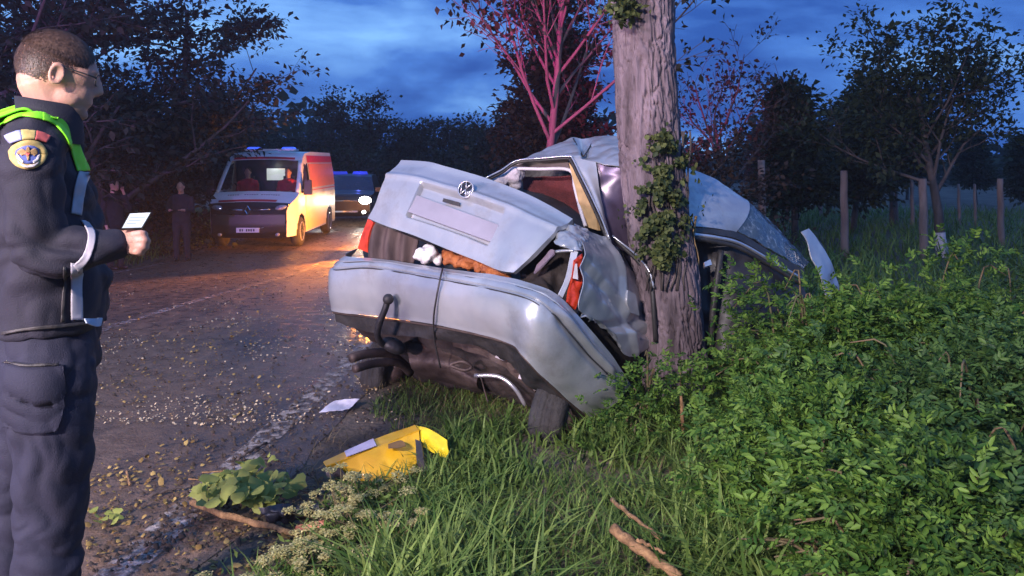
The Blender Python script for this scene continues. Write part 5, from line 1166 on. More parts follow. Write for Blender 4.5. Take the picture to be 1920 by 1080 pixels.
tree('dark_tree', on_ground(1090, 16.0), 61, dict(CON, len=(.28, .5)), 'dense dark tree filling the space between lit tree and thick trunk', 'tree', M_BARKD, M_LEAFR, None, 4.6, .12, leaves=16, lsize=.13, spread=.24, flatleaf=.6)
tree('dark_tree', on_ground(1000, 17.5), 62, dict(CON, len=(.20, .5)), 'tall dark narrow tree directly behind the magenta lit trunk', 'tree', M_BARKD, M_LEAFR, None, 7.2, .12, leaves=10, lsize=.13, spread=.22, flatleaf=.6)
# right-hand side: orchard edge against the sky
BARE = dict(levels=3, taper=(.35, .3, .35, .4), wobble=(.07, .10, .13, .14), lift=(.03, .05, .04, .02), kids=(9, 6, 4), start=(.3, .3, .3), angle=((30, 62), (28, 50), (28, 50)), flat=(1, 1, 1), up=(.14, .12, .06), ratio=(.55, .5, .5), len=(.62, .5, .5), short=(.2, .3, .2))
tree('orchard_tree', on_ground(1362, 14.5), 71, BARE, 'half bare tree with twiggy top just right of the thick trunk', 'tree', M_BARKD, M_LEAFR, 'trees at the field edge', 3.0, .10, (.06, 0, 1), leaves=4, lsize=.10, spread=.14, flatleaf=.8, bare=.72)
tree('field_shrub', on_ground(1320, 13.5), 72, SHR, 'russet leaved bush tucked behind the ivy side of the trunk', 'shrub', M_BARKD, M_LEAFR, None, 1.9, .06, leaves=7, lsize=.10, spread=.22, flatleaf=.7, crown_name='foliage')
tree('orchard_tree', on_ground(1492, 17.0), 73, dict(CON, len=(.21, .5), start=(.20, .15)), 'dark pointed tree rising over the broken windscreen', 'tree', M_BARKD, M_LEAFN, 'trees at the field edge', 3.4, .08, leaves=9, lsize=.15, spread=.26, flatleaf=.6)
tree('orchard_tree', on_ground(1600, 18.5), 74, dict(CON, len=(.19, .5), start=(.28, .15)), 'small dark tree behind the brightest fence post', 'tree', M_BARKD, M_LEAFN, 'trees at the field edge', 2.9, .08, leaves=9, lsize=.15, spread=.24, flatleaf=.6)
tree('orchard_tree', on_ground(1675, 20.0), 75, BARE, 'sparse small tree left of the big orchard tree', 'tree', M_BARKD, M_LEAFN, 'trees at the field edge', 2.6, .08, leaves=8, lsize=.15, spread=.22, flatleaf=.8)
ORC = dict(BARE, kids=(13, 7, 4), start=(.38, .2, .2), angle=((35, 75), (30, 55), (28, 50)), len=(.66, .5, .5))
big = tree('orchard_tree', on_ground(1772, 13.6), 76, ORC, 'big round orchard tree at right with whitewashed lower trunk', 'tree', M_BARKD, M_LEAFN, 'trees at the field edge', 3.0, .095, (.0, 0, 1), leaves=5, lsize=.11, spread=.16, flatleaf=.8, bare=.2)
_tv = [c for c in big.children if c.name.startswith('trunk')][0].data.vertices; _rc = [sum((_tv[k*10+m].co for m in range(10)), Vector())/10 for k in range(3)]; _rr = [(_tv[k*10].co-_rc[k]).length+.006 for k in range(3)]
wb_ = MB(); wb_.tube([_rc[0].lerp(_rc[1], f) if f <= 1 else _rc[1].lerp(_rc[2], f-1) for f in (0, .4, .8, 1.0, 1.25)], [_rr[0], _rr[0], _rr[0], _rr[1], _rr[1]], 14, cap=False); wb_.build('whitewash', mat('whitewash', (.50, .46, .50), rough=.9, var=.2, var_scale=12), big, True)
for k, (u, d, h, sd) in enumerate(((1560, 30, 3.2, 81), (1700, 34, 3.4, 82), (1830, 30, 3.0, 83), (1925, 24, 2.6, 84), (1430, 28, 3.2, 85))):
    tree('far_tree', on_ground(u, d), sd, dict(CON, len=(.19, .5), start=(.28, .15)), ['small black tree seen between two posts right of the windscreen', 'small black tree under the left side of the big orchard tree', 'small black tree under the right side of the big orchard tree', 'low black tree at the right picture edge', 'black tree low behind the front roof'][k], 'tree', M_BARKD, M_LEAFN, 'far trees in the field', h*.92, .07, leaves=8, lsize=.17, spread=.24, flatleaf=.6)
# far wood closing the horizon: one mass nobody could count
def far_wood():
    r = np.random.default_rng(5); V = []; n = 26000
    t = r.random(n); x = -120+260*t; y = 55+18*r.random(n)+8*np.sin(x*.12)
    hgt = 2.2+1.6*np.sin(x*.31)+1.0*np.sin(x*.83+1)+.8*np.sin(x*1.7)
    z = -0.6+np.clip(hgt+1.5, 1.2, 9)*r.random(n)**.7
    P = np.stack([x, y, z], 1); D = rnd_dirs(n, r); N = rnd_dirs(n, r)
    V, F = leaf_quads(P, D, N, r.uniform(.5, 1.1, n), r.uniform(.4, .8, n)); o = link('far_wood', np_mesh('far_wood', V, F), M_LEAFN)
    tag(o, 'far dark wood closing the horizon', 'wood', None, 'stuff')
far_wood()

# ---- fence posts
M_POST = mat('weathered_post', (0.16, 0.115, 0.10), rough=.9, color2=(0.26, 0.20, 0.175), var_scale=8, stretch=(1, 1, .25), bump=.6, bump_scale=40)
PST = [(1431, 300, 470, .075, 'fence post standing just right of the front roof'), (1585, 320, 462, .075, 'pale fence post in the middle, nearest to the bonnet edge'), (1733, 335, 474, .075, 'fence post standing left of the whitewashed trunk'), (1878, 335, 455, .065, 'fence post nearest the right picture edge'),
       (1540, 345, 402, .05, 'short far post left of the pale middle post'), (1612, 345, 400, .045, 'thin far post just right of the pale middle post'), (1682, 335, 412, .045, 'thin far post between the two tall right posts'), (1712, 330, 420, .05, 'thin far post touching the left of the tall right post'), (1800, 345, 420, .04, 'thin far post right of the whitewashed trunk'), (1455, 330, 400, .04, 'thin far post beside the leftmost tall post'), (1830, 345, 415, .04, 'thin far post between whitewashed trunk and rightmost post')]
for u, v0, v1, rd, lab in PST:
    b = gp(u, v1, -0.02); b.z = ground_z(b.x, b.y); t = pt(u-3, v0, b.y); c = MB()
    pts = [b+(t-b)*k/8+Vector((.006*math.sin(k*1.7+u), 0, 0)) for k in range(9)]; pts[0] -= Vector((0, 0, .1)); c.tube(pts, [rd*(1-.02*k) for k in range(9)], 9)
    o = c.build('fence_post', M_POST, None, True); tag(o, lab, 'post', 'posts in the field')

# ---- ivy on the struck tree
def ivy():
    r = np.random.default_rng(9); P = []; D = []; N = []
    ax = [(v, u, w) for v, u, w in TRUNK]
    def axis(v): return np.interp(v, [a[0] for a in ax], [a[1] for a in ax]), np.interp(v, [a[0] for a in ax], [a[2] for a in ax])
    prof = [(225, 1262, 14), (270, 1256, 30), (310, 1254, 38), (350, 1246, 46), (390, 1240, 50), (430, 1238, 46), (470, 1236, 34), (505, 1238, 16)]
    for k in range(5000):
        v = r.uniform(228, 505); uc = np.interp(v, [p[0] for p in prof], [p[1] for p in prof]); uw = np.interp(v, [p[0] for p in prof], [p[2] for p in prof])
        cl = mnoise.noise(Vector((v*.03, k % 17*.0, 2)))*18
        u = uc+cl*.4+uw*r.normal()*.55
        if mnoise.noise(Vector((u*.035, v*.035, 0))) < .0: continue
        cu, w = axis(v); x = (u-cu)/w
        if abs(x) < .98: dep = TD - math.sqrt(1-x*x)*w/F_PX*TD-.015-abs(r.normal())*.045
        else: dep = TD-r.random()*.12
        p = pt(u, v, dep); P.append(p); out = Vector((x, -math.sqrt(max(.05, 1-min(1, x*x))), 0)).normalized()
        N.append(out+Vector(r.normal(size=3)*.45)+Vector((0, 0, .4))); D.append(Vector(r.normal(size=3)*.6)+Vector((0, -.2, -.5)))
    P, D, N = [np.array([tuple(q) for q in X]) for X in (P, D, N)]; s = r.uniform(.014, .042, len(P))
    V, F = leaf_fine(P, D, unit(N), s, s*.95, .10); o = link('ivy_leaves', np_mesh('ivy_leaves', V, F), leaf_mat('ivy_leaf', (.028, .046, .014), (.14, .16, .05), tr=.2)); under(o, oak)
    st = MB()
    for k in range(9):
        u0 = 1225+k*8; pts = []
        for j in range(14):
            v = 545-j*23; u = u0+18*mnoise.noise(Vector((k*3.1, v*.012, 0)))+(v-400)*-.03; cu, w = axis(v); x = max(-.95, min(.95, (u-cu)/w)); pts.append(pt(u, v, TD-math.sqrt(1-x*x)*w/F_PX*TD-.012))
        st.tube(pts, .006, 5)
    under(st.build('ivy_stems', M_BARKD, None, True), oak)
    vine = MB()
    for k in range(4): vine.tube([pt(1296+k*3+5*math.sin(j*.9+k), 405+j*16, TD-.02-.01*k) for j in range(9)], .005, 5)
    under(vine.build('hanging_vine', mat('dry_vine', (.30, .19, .08), rough=.8, var=.2), None, True), oak)
    # twigs and leaves at the top left of the trunk
    nr = np.random.default_rng(3); n = 260; Pq = np.array([tuple(pt(1168+nr.normal()*16, 14+nr.normal()*14, TD-.25+nr.normal()*.05)) for _ in range(n)]); s = nr.uniform(.025, .055, n)
    V, F = leaf_quads(Pq, rnd_dirs(n, nr), rnd_dirs(n, nr), s, s*.7); under(link('ivy_leaves', np_mesh('ivy_leaves', V, F), bpy.data.materials['ivy_leaf']), oak)
ivy()

# ================================================================== foreground plants
M_GRASS = leaf_mat('grass_blades', (.055, .115, .020), (.19, .27, .065), tr=.25)
M_GRASSD = leaf_mat('dry_grass', (.12, .095, .045), (.26, .20, .10), tr=.2)
M_BUSH = leaf_mat('rose_leaves', (.026, .080, .012), (.125, .225, .034), tr=.22, rough=.55)
M_BUSH2 = leaf_mat('rose_leaves_blue', (.020, .060, .016), (.080, .155, .034), tr=.22, rough=.55)
M_STEM = mat('green_stem', (.07, .075, .03), rough=.8, color2=(.16, .10, .05), var_scale=6)
def blades(name, X, Y, H, W, lean, m, seed, label, cat, zfun=None):
    r = np.random.default_rng(seed); n = len(X); Z = np.array([ground_z(x, y) for x, y in zip(X, Y)])-.01
    az = r.random(n)*2*math.pi; dirn = np.stack([np.cos(az), np.sin(az), np.zeros(n)], 1); side = np.stack([-np.sin(az+r.normal(size=n)*.6), np.cos(az), np.zeros(n)], 1)
    B = np.stack([X, Y, Z], 1); H = H[:, None]; W = W[:, None]; lean = lean[:, None]; rows = []
    for t, wf in ((0, 1), (.35, .9), (.7, .62), (1, .06)):
        c = B+dirn*lean*H*t*t+np.array([0, 0, 1.0])*H*(t-.28*lean*t*t); rows.append(c-side*W*wf*.5); rows.append(c+side*W*wf*.5)
    V = np.stack(rows, 1).reshape(-1, 3); b = (np.arange(n)*8)[:, None]; F = np.concatenate([b+np.array([[0, 1, 3, 2]]), b+np.array([[2, 3, 5, 4]]), b+np.array([[4, 5, 7, 6]])])
    o = link(name, np_mesh(name, V, F), m, None, True); tag(o, label, cat, None, 'stuff'); return o
def density(seed, n, box, keep):
    r = np.random.default_rng(seed); X = []; Y = []
    while len(X) < n:
        x, y = r.uniform(box[0], box[1]), r.uniform(box[2], box[3])
        if keep(x, y, r): X.append(x); Y.append(y)
    return np.array(X), np.array(Y), r
def on_verge(x, y, lo=.45):
    a, q = aq(x, y); q -= bend(a); return q > Q_EDGE+lo
def inview(x, y, m=.15): return y > 1.0 and abs(x) < y*.68+m+.3
# low turf near the wreck and towards the camera
X, Y, r = density(21, 40000, (-1.9, 3.2, 1.6, 7.0), lambda x, y, r: on_verge(x, y, .55+.35*mnoise.noise(Vector((x*1.5, y*1.5, 0)))) and inview(x, y) and mnoise.noise(Vector((x*1.1, y*1.1, 4)))+r.random()*1.3 > .0)
def gcap(x, y):
    """trodden area in front of the wreck stays short"""
    k = smooth01((y-2.55)/.5)*(1-smooth01((x-.55)/.3))*smooth01((x+1.6)/.3); return 1-.50*k
hh = np.array([gcap(x, y)*(.06+.16*max(0, .5+mnoise.noise(Vector((x*1.3, y*1.3, 8))))) for x, y in zip(X, Y)])*r.uniform(.5, 1.5, len(X))
blades('turf', X, Y, hh, r.uniform(.004, .010, len(X)), r.uniform(.2, 1.5, len(X)), M_GRASS, 22, 'green grass of the verge round the wreck', 'grass')
# long blades
def longpatch(x, y, r):
    return on_verge(x, y, 1.0) and inview(x, y) and mnoise.noise(Vector((x*1.6, y*1.6, 11))) > -.15+.35*r.random() and not (x > 1.1 and y > 3.2)
X, Y, r = density(23, 5200, (-1.2, 2.0, 1.7, 4.3), longpatch)
blades('long_grass', X, Y, r.uniform(.14, .40, len(X))*np.array([gcap(x, y) for x, y in zip(X, Y)]), r.uniform(.008, .018, len(X)), r.uniform(.25, 1.3, len(X)), M_GRASS, 24, 'long coarse grass blades in front of the wreck', 'grass')
X, Y, r = density(25, 3600, (-2.0, 2.4, 1.6, 5.4), lambda x, y, r: on_verge(x, y, .30) and inview(x, y) and mnoise.noise(Vector((x*1.2, y*1.2, 21))) > -.05+.3*r.random())
blades('dry_grass', X, Y, r.uniform(.03, .16, len(X)), r.uniform(.003, .007, len(X)), r.uniform(.6, 2.2, len(X)), M_GRASSD, 26, 'dry straw coloured grass stalks flattened on the verge', 'grass')
# field grass to the right and the left verge
X, Y, r = density(27, 14000, (1.5, 22, 5.5, 26), lambda x, y, r: on_verge(x, y, 1.0) and inview(x, y, 1) and r.random() < 9/y)
blades('field_grass', X, Y, r.uniform(.12, .5, len(X)), r.uniform(.012, .03, len(X)), r.uniform(.3, 1.2, len(X)), M_GRASS, 28, 'rank dark grass covering the field to the right', 'grass')
X, Y, r = density(29, 9000, (-18, -5, 8, 30), lambda x, y, r: (lambda a, q: q-bend(a) < Q_LEFT-.35)(*aq(x, y)) and inview(x, y, 1))
blades('verge_grass', X, Y, r.uniform(.12, .4, len(X)), r.uniform(.012, .03, len(X)), r.uniform(.3, 1.2, len(X)), M_GRASS, 30, 'dark grass on the left verge beyond the edge line', 'grass')

# ---- the rose thicket at the right: each bush has its arching canes and pinnate leaves
def pinnate(P, D, N, size, r):
    """seven leaflets along a curved rib"""
    D = unit(D); S = unit(np.cross(D, N)); N = np.cross(S, D); VV = []; FF = []; n = len(P); size = size[:, None]
    for k, (t, sd) in enumerate(((.28, 1), (.30, -1), (.52, 1), (.54, -1), (.76, 1), (.78, -1), (.86, 0))):
        base = P+D*size*t-N*size*.22*t*t
        dd = unit(D*(.75 if sd else 1)+S*sd*1.0-N*.25+r.normal(size=(n, 3))*.16); nn = unit(N+r.normal(size=(n, 3))*.25)
        ln = (size[:, 0]*(.42+.08*t if sd else .52))*r.uniform(.8, 1.15, n); V, F1 = leaf_fine(base, dd, nn, ln, ln*.44, .16, .14); FF.append(F1+sum(len(q) for q in VV)); VV.append(V)
    return np.concatenate(VV), np.concatenate(FF)
def rose_bush(loc, rx, ry, h, ncane, nleaf, seed, label, m, lsz=(.040, .088)):
    r = np.random.default_rng(seed); root = empty('rose_bush', loc, 0, label, 'bush', 'bushes of the thicket at right'); st = MB(); A = []; AD = []
    for k in range(ncane):
        az = r.random()*2*math.pi; rr = math.sqrt(r.random()); tx, ty = rx*rr*math.cos(az), ry*rr*math.sin(az); hh = h*(1-.45*rr*rr)*(r.uniform(.70, 1.05) if r.random() > .12 else r.uniform(1.12, 1.40))
        b = Vector((tx*.35+r.normal()*.06, ty*.35+r.normal()*.06, -.05)); top = Vector((tx*.8, ty*.8, hh)); tip = Vector((tx*1.15, ty*1.15, hh*r.uniform(.78, 1.0)))
        P = [b, b+(top-b)*.5+Vector((0, 0, hh*.12)), top, tip]; Q = [catmull(P, i/9) for i in range(10)]; st.tube(Q, [.009-.0007*i for i in range(10)], 5, cap=False)
        for i in range(2, 10): A.append(Q[i]); AD.append(Q[i]-Q[i-1])
    st.build('canes', M_STEM, root, True)
    A = np.array([tuple(q) for q in A]); AD = unit(np.array([tuple(q) for q in AD])); keepA = np.array([mnoise.noise(Vector(tuple(q))*3.2+Vector((seed, 0, 0))) > -.07 for q in A]); A, AD = A[keepA], AD[keepA]; idx = r.integers(0, len(A), nleaf); P = A[idx]+r.normal(size=(nleaf, 3))*np.array([.10, .10, .07])
    outd = P*np.array([1/rx, 1/ry, .5/h]); D = unit(AD[idx]*.4+unit(outd)*.7+r.normal(size=(nleaf, 3))*.6); N = unit(np.array([0, -.25, 1.0])+r.normal(size=(nleaf, 3))*.45)
    V, F = pinnate(P, D, N, r.uniform(*lsz, nleaf), r); o = link('foliage', np_mesh('foliage', V, F), m, root); o['kind'] = 'stuff'; return root
BUSH = [((1.70, 4.1), .62, .55, .84, 46, 2600, 'rose bush hiding the lower front half of the wreck', M_BUSH), ((2.40, 4.4), .80, .7, .74, 50, 2800, 'rose bush highest in the thicket, right of the bonnet edge', M_BUSH),
        ((1.38, 3.2), .46, .5, .56, 40, 2600, 'bright green rose bush low in front of the tree trunk', M_BUSH), ((1.95, 3.25), .75, .6, .66, 50, 3000, 'rose bush in the middle of the thicket', M_BUSH2),
        ((1.30, 2.35), .55, .45, .42, 40, 2600, 'low rose bush at the lower middle by the broken stick', M_BUSH), ((1.78, 2.45), .6, .5, .52, 46, 2800, 'rose bush at the bottom right corner', M_BUSH2),
        ((3.15, 4.6), .8, .8, .66, 40, 2200, 'shaded rose bush at the right picture edge', M_BUSH2), ((2.6, 3.35), .7, .6, .68, 44, 2400, 'rose bush right of the thicket middle, cut by the picture edge', M_BUSH), ((1.05, 2.95), .22, .25, .20, 14, 500, 'small rose seedling bush left of the thicket', M_BUSH)]
for k, ((x, y), rx, ry, h, nc, nl, lab, m) in enumerate(BUSH):
    rose_bush(Vector((x, y, ground_z(x, y))), rx, ry, h, int(nc*1.3), int(nl*1.75), 100+k, lab, m)
# weedy stalks by the trunk
for k, (u, v, d, h, lab) in enumerate(((1222, 810, 4.15, .42, 'thin leafy sprig standing right of the bumper end'), (1275, 830, 4.1, .36, 'leafy sprig beside the dry stake below the trunk'), (1190, 850, 4.0, .22, 'low leafy sprig right of the rear tyre'))):
    b = pt(u, v, d); b.z = ground_z(b.x, b.y); rose_bush(b, .12, .12, h, 5, 150, 140+k, lab, M_BUSH, (.04, .07))['group'] = 'sprigs below the trunk'
sk = MB().tube([pt(1281, 815, 3.9), pt(1279, 780, 3.9), pt(1277, 742, 3.9)], [.010, .009, .007], 8).build('stake', mat('dry_wood', (.11, .06, .026), rough=.9, color2=(.32, .19, .085), var_scale=26, bump=.6, bump_scale=60), None, True); tag(sk, 'short dry stake upright among the leaves below the trunk', 'stake')
M_DRYW = bpy.data.materials['dry_wood']
# ---- creamy umbel weeds at the bottom middle
M_UMB = leaf_mat('cream_umbels', (.36, .33, .12), (.55, .51, .24), tr=.2)
def umbel_plant(u, v, h, nh, seed, lab, sp=.10):
    b = gp(u, v, .02); b.z = ground_z(b.x, b.y); r = np.random.default_rng(seed); root = empty('umbel_weed', b, 0, lab, 'plant', 'cream flowered weeds at the verge'); st = MB(); PP = []; NN = []
    for k in range(nh):
        e = Vector((r.normal()*sp, r.normal()*sp, h*r.uniform(.65, 1.1))); m_ = e*.5+Vector((r.normal()*.02, r.normal()*.02, .02)); st.tube([Vector((0, 0, -.02)), m_, e], .0025, 4, cap=False)
        rad = r.uniform(.020, .038)
        for j in range(110):
            a = r.random()*6.283; q = math.sqrt(r.random())*rad; PP.append((e.x+q*math.cos(a), e.y+q*math.sin(a), e.z+.012-q*q*8+r.normal()*.003)); NN.append((q*math.cos(a)*8, q*math.sin(a)*8, 1))
    st.build('stems', M_STEM, root, True); PP = np.array(PP); n = len(PP); s = r.uniform(.006, .012, n); D = rnd_dirs(n, r)*np.array([1, 1, .3])
    V, F = leaf_quads(PP, D, unit(np.array(NN)), s, s*.9); f = link('flower_heads', np_mesh('flower_heads', V, F), M_UMB, root); f['kind'] = 'stuff'
    n = 260; Pl = r.normal(size=(n, 3))*np.array([sp*.8, sp*.8, 0])+np.array([0, 0, 1])*r.uniform(0, h*.7, (n, 1)); s = r.uniform(.02, .05, n); V, F = leaf_quads(Pl, rnd_dirs(n, r), rnd_dirs(n, r), s, s*.35); lf = link('leaves', np_mesh('leaves', V, F), M_GRASS, root); lf['kind'] = 'stuff'
for k, (u, v, h, nh, lab) in enumerate(((650, 1010, .20, 16, 'cream flowered weed in front of the yellow panel'), (600, 1075, .11, 16, 'cream flowered weed at the bottom edge, left of the grass'), (700, 1040, .17, 14, 'cream flowered weed at the bottom, right of its twin'), (545, 1110, .10, 14, 'cream flowered weed cut by the bottom edge, nearest the road'), (690, 950, .12, 10, 'small cream weed against the lower edge of the yellow panel'), (640, 955, .08, 10, 'small cream weed left below the yellow panel'))):
    umbel_plant(u, v, h, nh, 160+k, lab)

# ================================================================== debris
def debris(o, label, cat, group=None): return tag(o, label, cat, group)
# bent yellow panel
ye = empty('yellow_panel', gp(720, 905, .03), 0, 'bent yellow plastic body panel lying in the grass before the wreck', 'panel')
M_YP = mat('yellow_plastic', (.62, .33, .012), rough=.35, color2=(.72, .44, .02), var_scale=5, coat=.2)
def yd(u, v, z): p = gp(u, v, z); return p
def yworld(rows, nm, m, **k): return under(patch(nm, rows, world=True, material=m, **k), ye)
def yz(u, v, z): return tuple(gp(u, v, z))
# folded shell: a narrow top face, a broad front face and a flap bent up at the right end
yworld([[yz(606, 866, .125), yz(650, 846, .14), yz(700, 824, .155), yz(778, 797, .19)], [yz(612, 874, .125), yz(656, 857, .145), yz(708, 838, .16), yz(786, 806, .195)]], 'top_face', M_YP, nu=40, nv=6, thick=.005, dent=.003, dent_s=12)
yworld([[yz(612, 874, .125), yz(656, 857, .145), yz(708, 838, .16), yz(786, 806, .195)], [yz(618, 888, .08), yz(662, 876, .10), yz(715, 860, .12), yz(786, 838, .13)], [yz(632, 902, .03), yz(672, 902, .04), yz(722, 900, .05), yz(778, 884, .06)]], 'front_face', M_YP, nu=50, nv=24, thick=.005, dent=.004, dent_s=8, crease=.008, crease_s=7)
yworld([[yz(780, 797, .19), yz(812, 808, .20), yz(836, 824, .19)], [yz(786, 812, .17), yz(814, 828, .17), yz(840, 846, .15)], [yz(792, 836, .13), yz(814, 850, .12), yz(834, 860, .11)]], 'end_flap', mat('bright_yellow_plastic', (.74, .55, .02), rough=.4, var=.1), nu=24, nv=16, thick=.005, dent=.003, crease=.010, crease_s=9)
yworld([[yz(646, 848, .142), yz(700, 824, .158)], [yz(650, 858, .148), yz(706, 837, .163)]], 'pale_sticker', mat('violet_white_film', (.55, .50, .62), rough=.2, var=.15), nu=14, nv=5, thick=.003, disp=lambda s, t: .006)
yworld([[yz(612, 877, .10), yz(640, 876, .115), yz(652, 888, .10)], [yz(614, 896, .06), yz(640, 896, .06), yz(654, 897, .07)]], 'torn_opening', M_BLACK, nu=10, nv=5, thick=.004, disp=lambda s, t: .014)
yworld([[yz(782, 828, .16), yz(792, 832, .16)], [yz(786, 862, .11), yz(800, 868, .11)], [yz(800, 890, .05), yz(812, 895, .05)]], 'black_bracket', M_BLACK, nu=6, nv=14, thick=.012, disp=lambda s, t: .02)
yworld([[yz(728, 836, .165), yz(750, 829, .17), yz(760, 832, .17)], [yz(728, 844, .16), yz(748, 843, .16), yz(760, 839, .16)]], 'brown_smear', mat('brown_smear', (.16, .09, .03), rough=.6, var=.3), nu=8, nv=4, thick=.002, disp=lambda s, t: .010)
# white sheet of paper
pa = patch('paper', [[yz(628, 751, .05), yz(650, 749, .055), yz(674, 747, .06)], [yz(612, 762, .035), yz(638, 757, .04), yz(664, 758, .04)], [yz(598, 772, .03), yz(625, 771, .03), yz(655, 767, .03)]], 20, 14, .002, mat('white_paper', (.66, .64, .70), rough=.6, var=.08), None, dent=.008, dent_s=14, world=True); debris(pa, 'crumpled white paper sheet lying on the road edge by the exhaust', 'paper')
# torn leafy branch with big leaves
br = empty('torn_branch', gp(460, 920, .02), 0, 'torn branch with big pale green leaves on the road edge', 'branch')
M_VL = leaf_mat('big_pale_leaves', (.14, .22, .04), (.40, .42, .11), tr=.3)
def branch_leaves(n, cu, cv, su, sv, seed, root, lsz, hmax):
    r = np.random.default_rng(seed)
    for k in range(n):
        u, v = cu+r.normal()*su, cv+r.normal()*sv; p = gp(u, v, .02+r.random()*hmax); a = r.random()*6.283; tilt = Vector((r.normal()*.5, r.normal()*.5-.35, 1)).normalized(); x = Vector((math.cos(a), math.sin(a), 0)); x = (x-tilt*x.dot(tilt)).normalized(); y = tilt.cross(x); s = lsz*r.uniform(.6, 1.25)
        out = [p+tilt*.15*s]; m = 10
        for j in range(m): t = 2*math.pi*j/m; rad = s*(.62+.18*math.cos(3*t)+.08*(j % 2)); out.append(p+x*rad*math.cos(t)+y*rad*.85*math.sin(t)-tilt*.12*s*math.cos(2*t))
        under(MB().add(out, [(0, 1+j, 1+(j+1) % m) for j in range(m)]).build('leaf', M_VL, None, True), root)
branch_leaves(90, 462, 912, 46, 17, 5, br, .060, .13)
tw = MB()
rt = random.Random(4)
for k in range(9): u0, v0 = 400+rt.uniform(-30, 120), 915+rt.uniform(-15, 25); tw.tube([gp(u0, v0, .02), gp(u0+rt.uniform(-30, 30), v0-rt.uniform(0, 20), .07), gp(u0+rt.uniform(-60, 60), v0-rt.uniform(-10, 30), .08)], .004, 5)
under(tw.build('twigs', M_DRYW, None, True), br)
b2 = empty('leaf_scrap', gp(195, 968, .01), 0, 'small scrap of green leaves on the road beside the officer', 'leaves'); branch_leaves(9, 198, 966, 16, 6, 6, b2, .030, .03)
b3 = empty('leaf_scrap', gp(512, 860, .01), 0, 'single yellow green leaf scrap above the torn branch', 'leaves'); branch_leaves(3, 513, 858, 5, 4, 8, b3, .03, .03)
# planks and sticks
def stick(name, pxs, r0, r1, label, m=M_DRYW, z=.03, seed=0):
    P = [gp(u, v, zz) for u, v, zz in pxs]; n = 12; Q = [catmull(P, i/n)+Vector((0, 0, .004*math.sin(i*1.9+seed))) for i in range(n+1)]; mb = MB(); mb.tube(Q, [r0+(r1-r0)*i/n+.0015*math.sin(i*2.3+seed) for i in range(n+1)], 9); o = mb.build(name, m, None, True); return debris(o, label, 'stick', 'broken sticks')
stick('stick', [(1150, 992, .22), (1200, 1030, .20), (1275, 1082, .17)], .020, .017, 'thick broken peeled stick at the bottom edge, right of centre', seed=1)
stick('stick', [(1148, 938, .19), (1190, 972, .20), (1240, 1010, .20)], .009, .007, 'thin dry stick lying above the thick one', seed=2)
stick('stick', [(1195, 1012, .23), (1220, 1024, .23), (1248, 1038, .22)], .007, .005, 'short sliver beside the thick broken stick', seed=3)
stick('stick', [(360, 940, .03), (420, 965, .035), (500, 985, .03), (560, 1003, .03)], .016, .012, 'long pale branch under the torn leaves on the road edge', seed=4)
stick('stick', [(280, 930, .02), (320, 918, .025), (360, 912, .02)], .008, .005, 'dark stick pointing at the torn leafy branch from the road', M_BARKD, seed=5)
stick('stick', [(445, 862, .02), (470, 845, .03), (500, 830, .02)], .008, .006, 'dark stick lying across the edge line above the leaves', M_BARKD, seed=6)
stick('stick', [(238, 885, .02), (241, 897, .02), (243, 908, .02)], .006, .005, 'tiny brown stick upright on the road right of the officer', seed=7)
# dark cloth and broken plastic
dc = patch('dark_cloth', [[yz(485, 952, .09), yz(530, 945, .12), yz(560, 950, .09), yz(598, 945, .10)], [yz(490, 968, .07), yz(530, 962, .10), yz(562, 966, .06), yz(600, 958, .08)], [yz(500, 982, .02), yz(535, 978, .04), yz(565, 974, .02), yz(602, 972, .03)]], 40, 24, .006, mat('black_cloth', (.012, .012, .018), rough=.5, var=.3), None, dent=.03, dent_s=14, world=True); debris(dc, 'crumpled black cloth on the verge below the torn branch', 'cloth')
oc = patch('plastic_shard', [[yz(555, 985, .06), yz(608, 975, .08)], [yz(552, 997, .04), yz(608, 992, .05)]], 12, 6, .008, mat('terracotta_plastic', (.36, .10, .045), rough=.5, var=.3, var_scale=12), None, dent=.012, dent_s=16, world=True); debris(oc, 'reddish brown broken plastic shard under the black cloth', 'plastic')
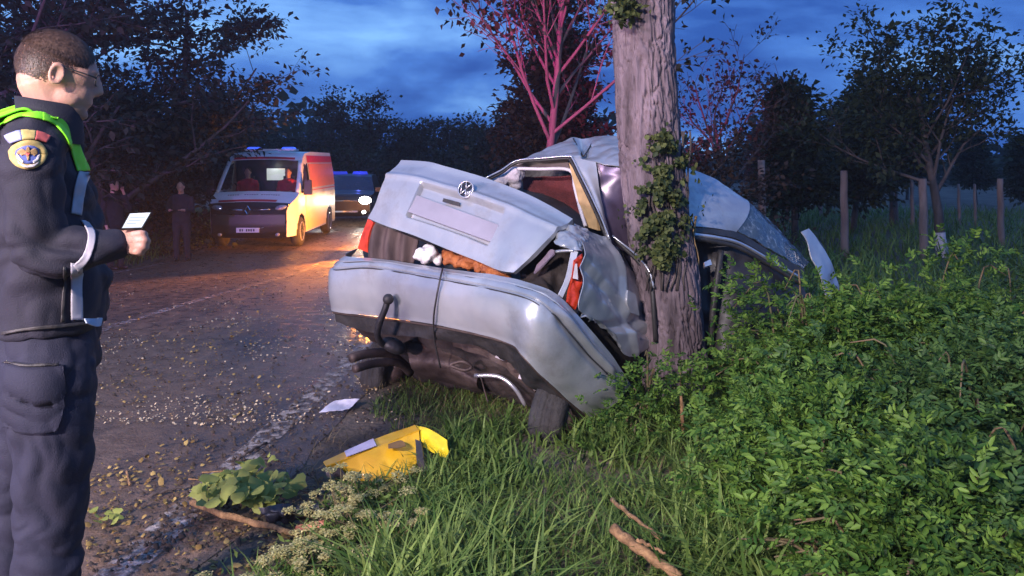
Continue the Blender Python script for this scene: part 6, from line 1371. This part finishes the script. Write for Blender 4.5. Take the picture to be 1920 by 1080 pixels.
# brown soil clods, shards of glass and shredded leaves over the road
def scatter():
    r = np.random.default_rng(77); V = []; F = []
    def chips(n, box, size, thick, name, m, label, cat, dens=None, fan=5):
        V = []; F = []
        k = 0
        while k < n:
            u, v = r.uniform(box[0], box[2]), r.uniform(box[1], box[3])
            p = gp(u, v, 0); a, q = aq(p.x, p.y); 
            if not (Q_LEFT+.1 < q-bend(a) < Q_EDGE+1.0) or p.y > 16: continue
            if dens and r.random() > dens(u, v, p): continue
            z = ground_z(p.x, p.y)+.012; s = size*r.uniform(.35, 1.3)*(1+.4*(r.random() > .95)); b = len(V); az = r.random()*6.283; tx, ty = r.normal()*.35, r.normal()*.35
            ring_ = [(s*r.uniform(.5, 1)*math.cos(az+6.283*j/fan), s*r.uniform(.5, 1)*math.sin(az+6.283*j/fan)) for j in range(fan)]
            for x, y in ring_: V.append((p.x+x, p.y+y, z+x*tx+y*ty+abs(s)*.3))
            V.append((p.x, p.y, z+thick*r.uniform(.5, 1.5)+s*.3))
            for j in range(fan): F.append((b+j, b+(j+1) % fan, b+fan))
            k += 1
        o = link(name, np_mesh(name, V, F, n=3), m); tag(o, label, cat, None, 'stuff')
    chips(1900, (180, 420, 760, 800), .010, .004, 'glass_shards', mat('glass_shards', (.85, .62, .34), rough=.2, metal=.3, var=.2, spec=.8), 'sparkling glass shards strewn over the road', 'glass', lambda u, v, p: max(0.05, .12+2.2*mnoise.noise(Vector((p.x*1.3, p.y*.8, 3)))))  # golden base colour paints the amber light into the shards
    chips(1500, (160, 470, 760, 1080), .015, .012, 'soil_clods', mat('soil_clods', (.05, .035, .024), rough=.95, var=.35, var_scale=30), 'brown clods of soil spilt over the road', 'soil', lambda u, v, p: max(0, .35+mnoise.noise(Vector((p.x*1.1, p.y*.7, 0)))*1.2))
    chips(1300, (160, 440, 760, 1080), .015, .006, 'shredded_leaves', leaf_mat('shredded_leaves', (.16, .10, .03), (.42, .30, .10), tr=.1), 'yellowish shredded leaves and bark bits on the road', 'litter', lambda u, v, p: max(0, .25+mnoise.noise(Vector((p.x*1.4, p.y*.8, 7)))*1.3))
scatter()

# ================================================================== thin evening haze
def haze():
    mb = MB(); mb.box((0, 70, 7.0), (300, 200, 17.6)); o = mb.build('haze', None); m = bpy.data.materials.new('haze'); m.use_nodes = True; nt = m.node_tree; nt.nodes.clear()
    out = nt.nodes.new('ShaderNodeOutputMaterial'); v = nt.nodes.new('ShaderNodeVolumePrincipled'); v.inputs['Density'].default_value = 0.0016; v.inputs['Color'].default_value = (.85, .85, .92, 1); v.inputs['Anisotropy'].default_value = 0.3
    nt.links.new(v.outputs[0], out.inputs['Volume']); o.data.materials.append(m); o['kind'] = 'stuff'; o['label'] = 'thin evening haze hanging over the road and field'; o['category'] = 'haze'
haze()
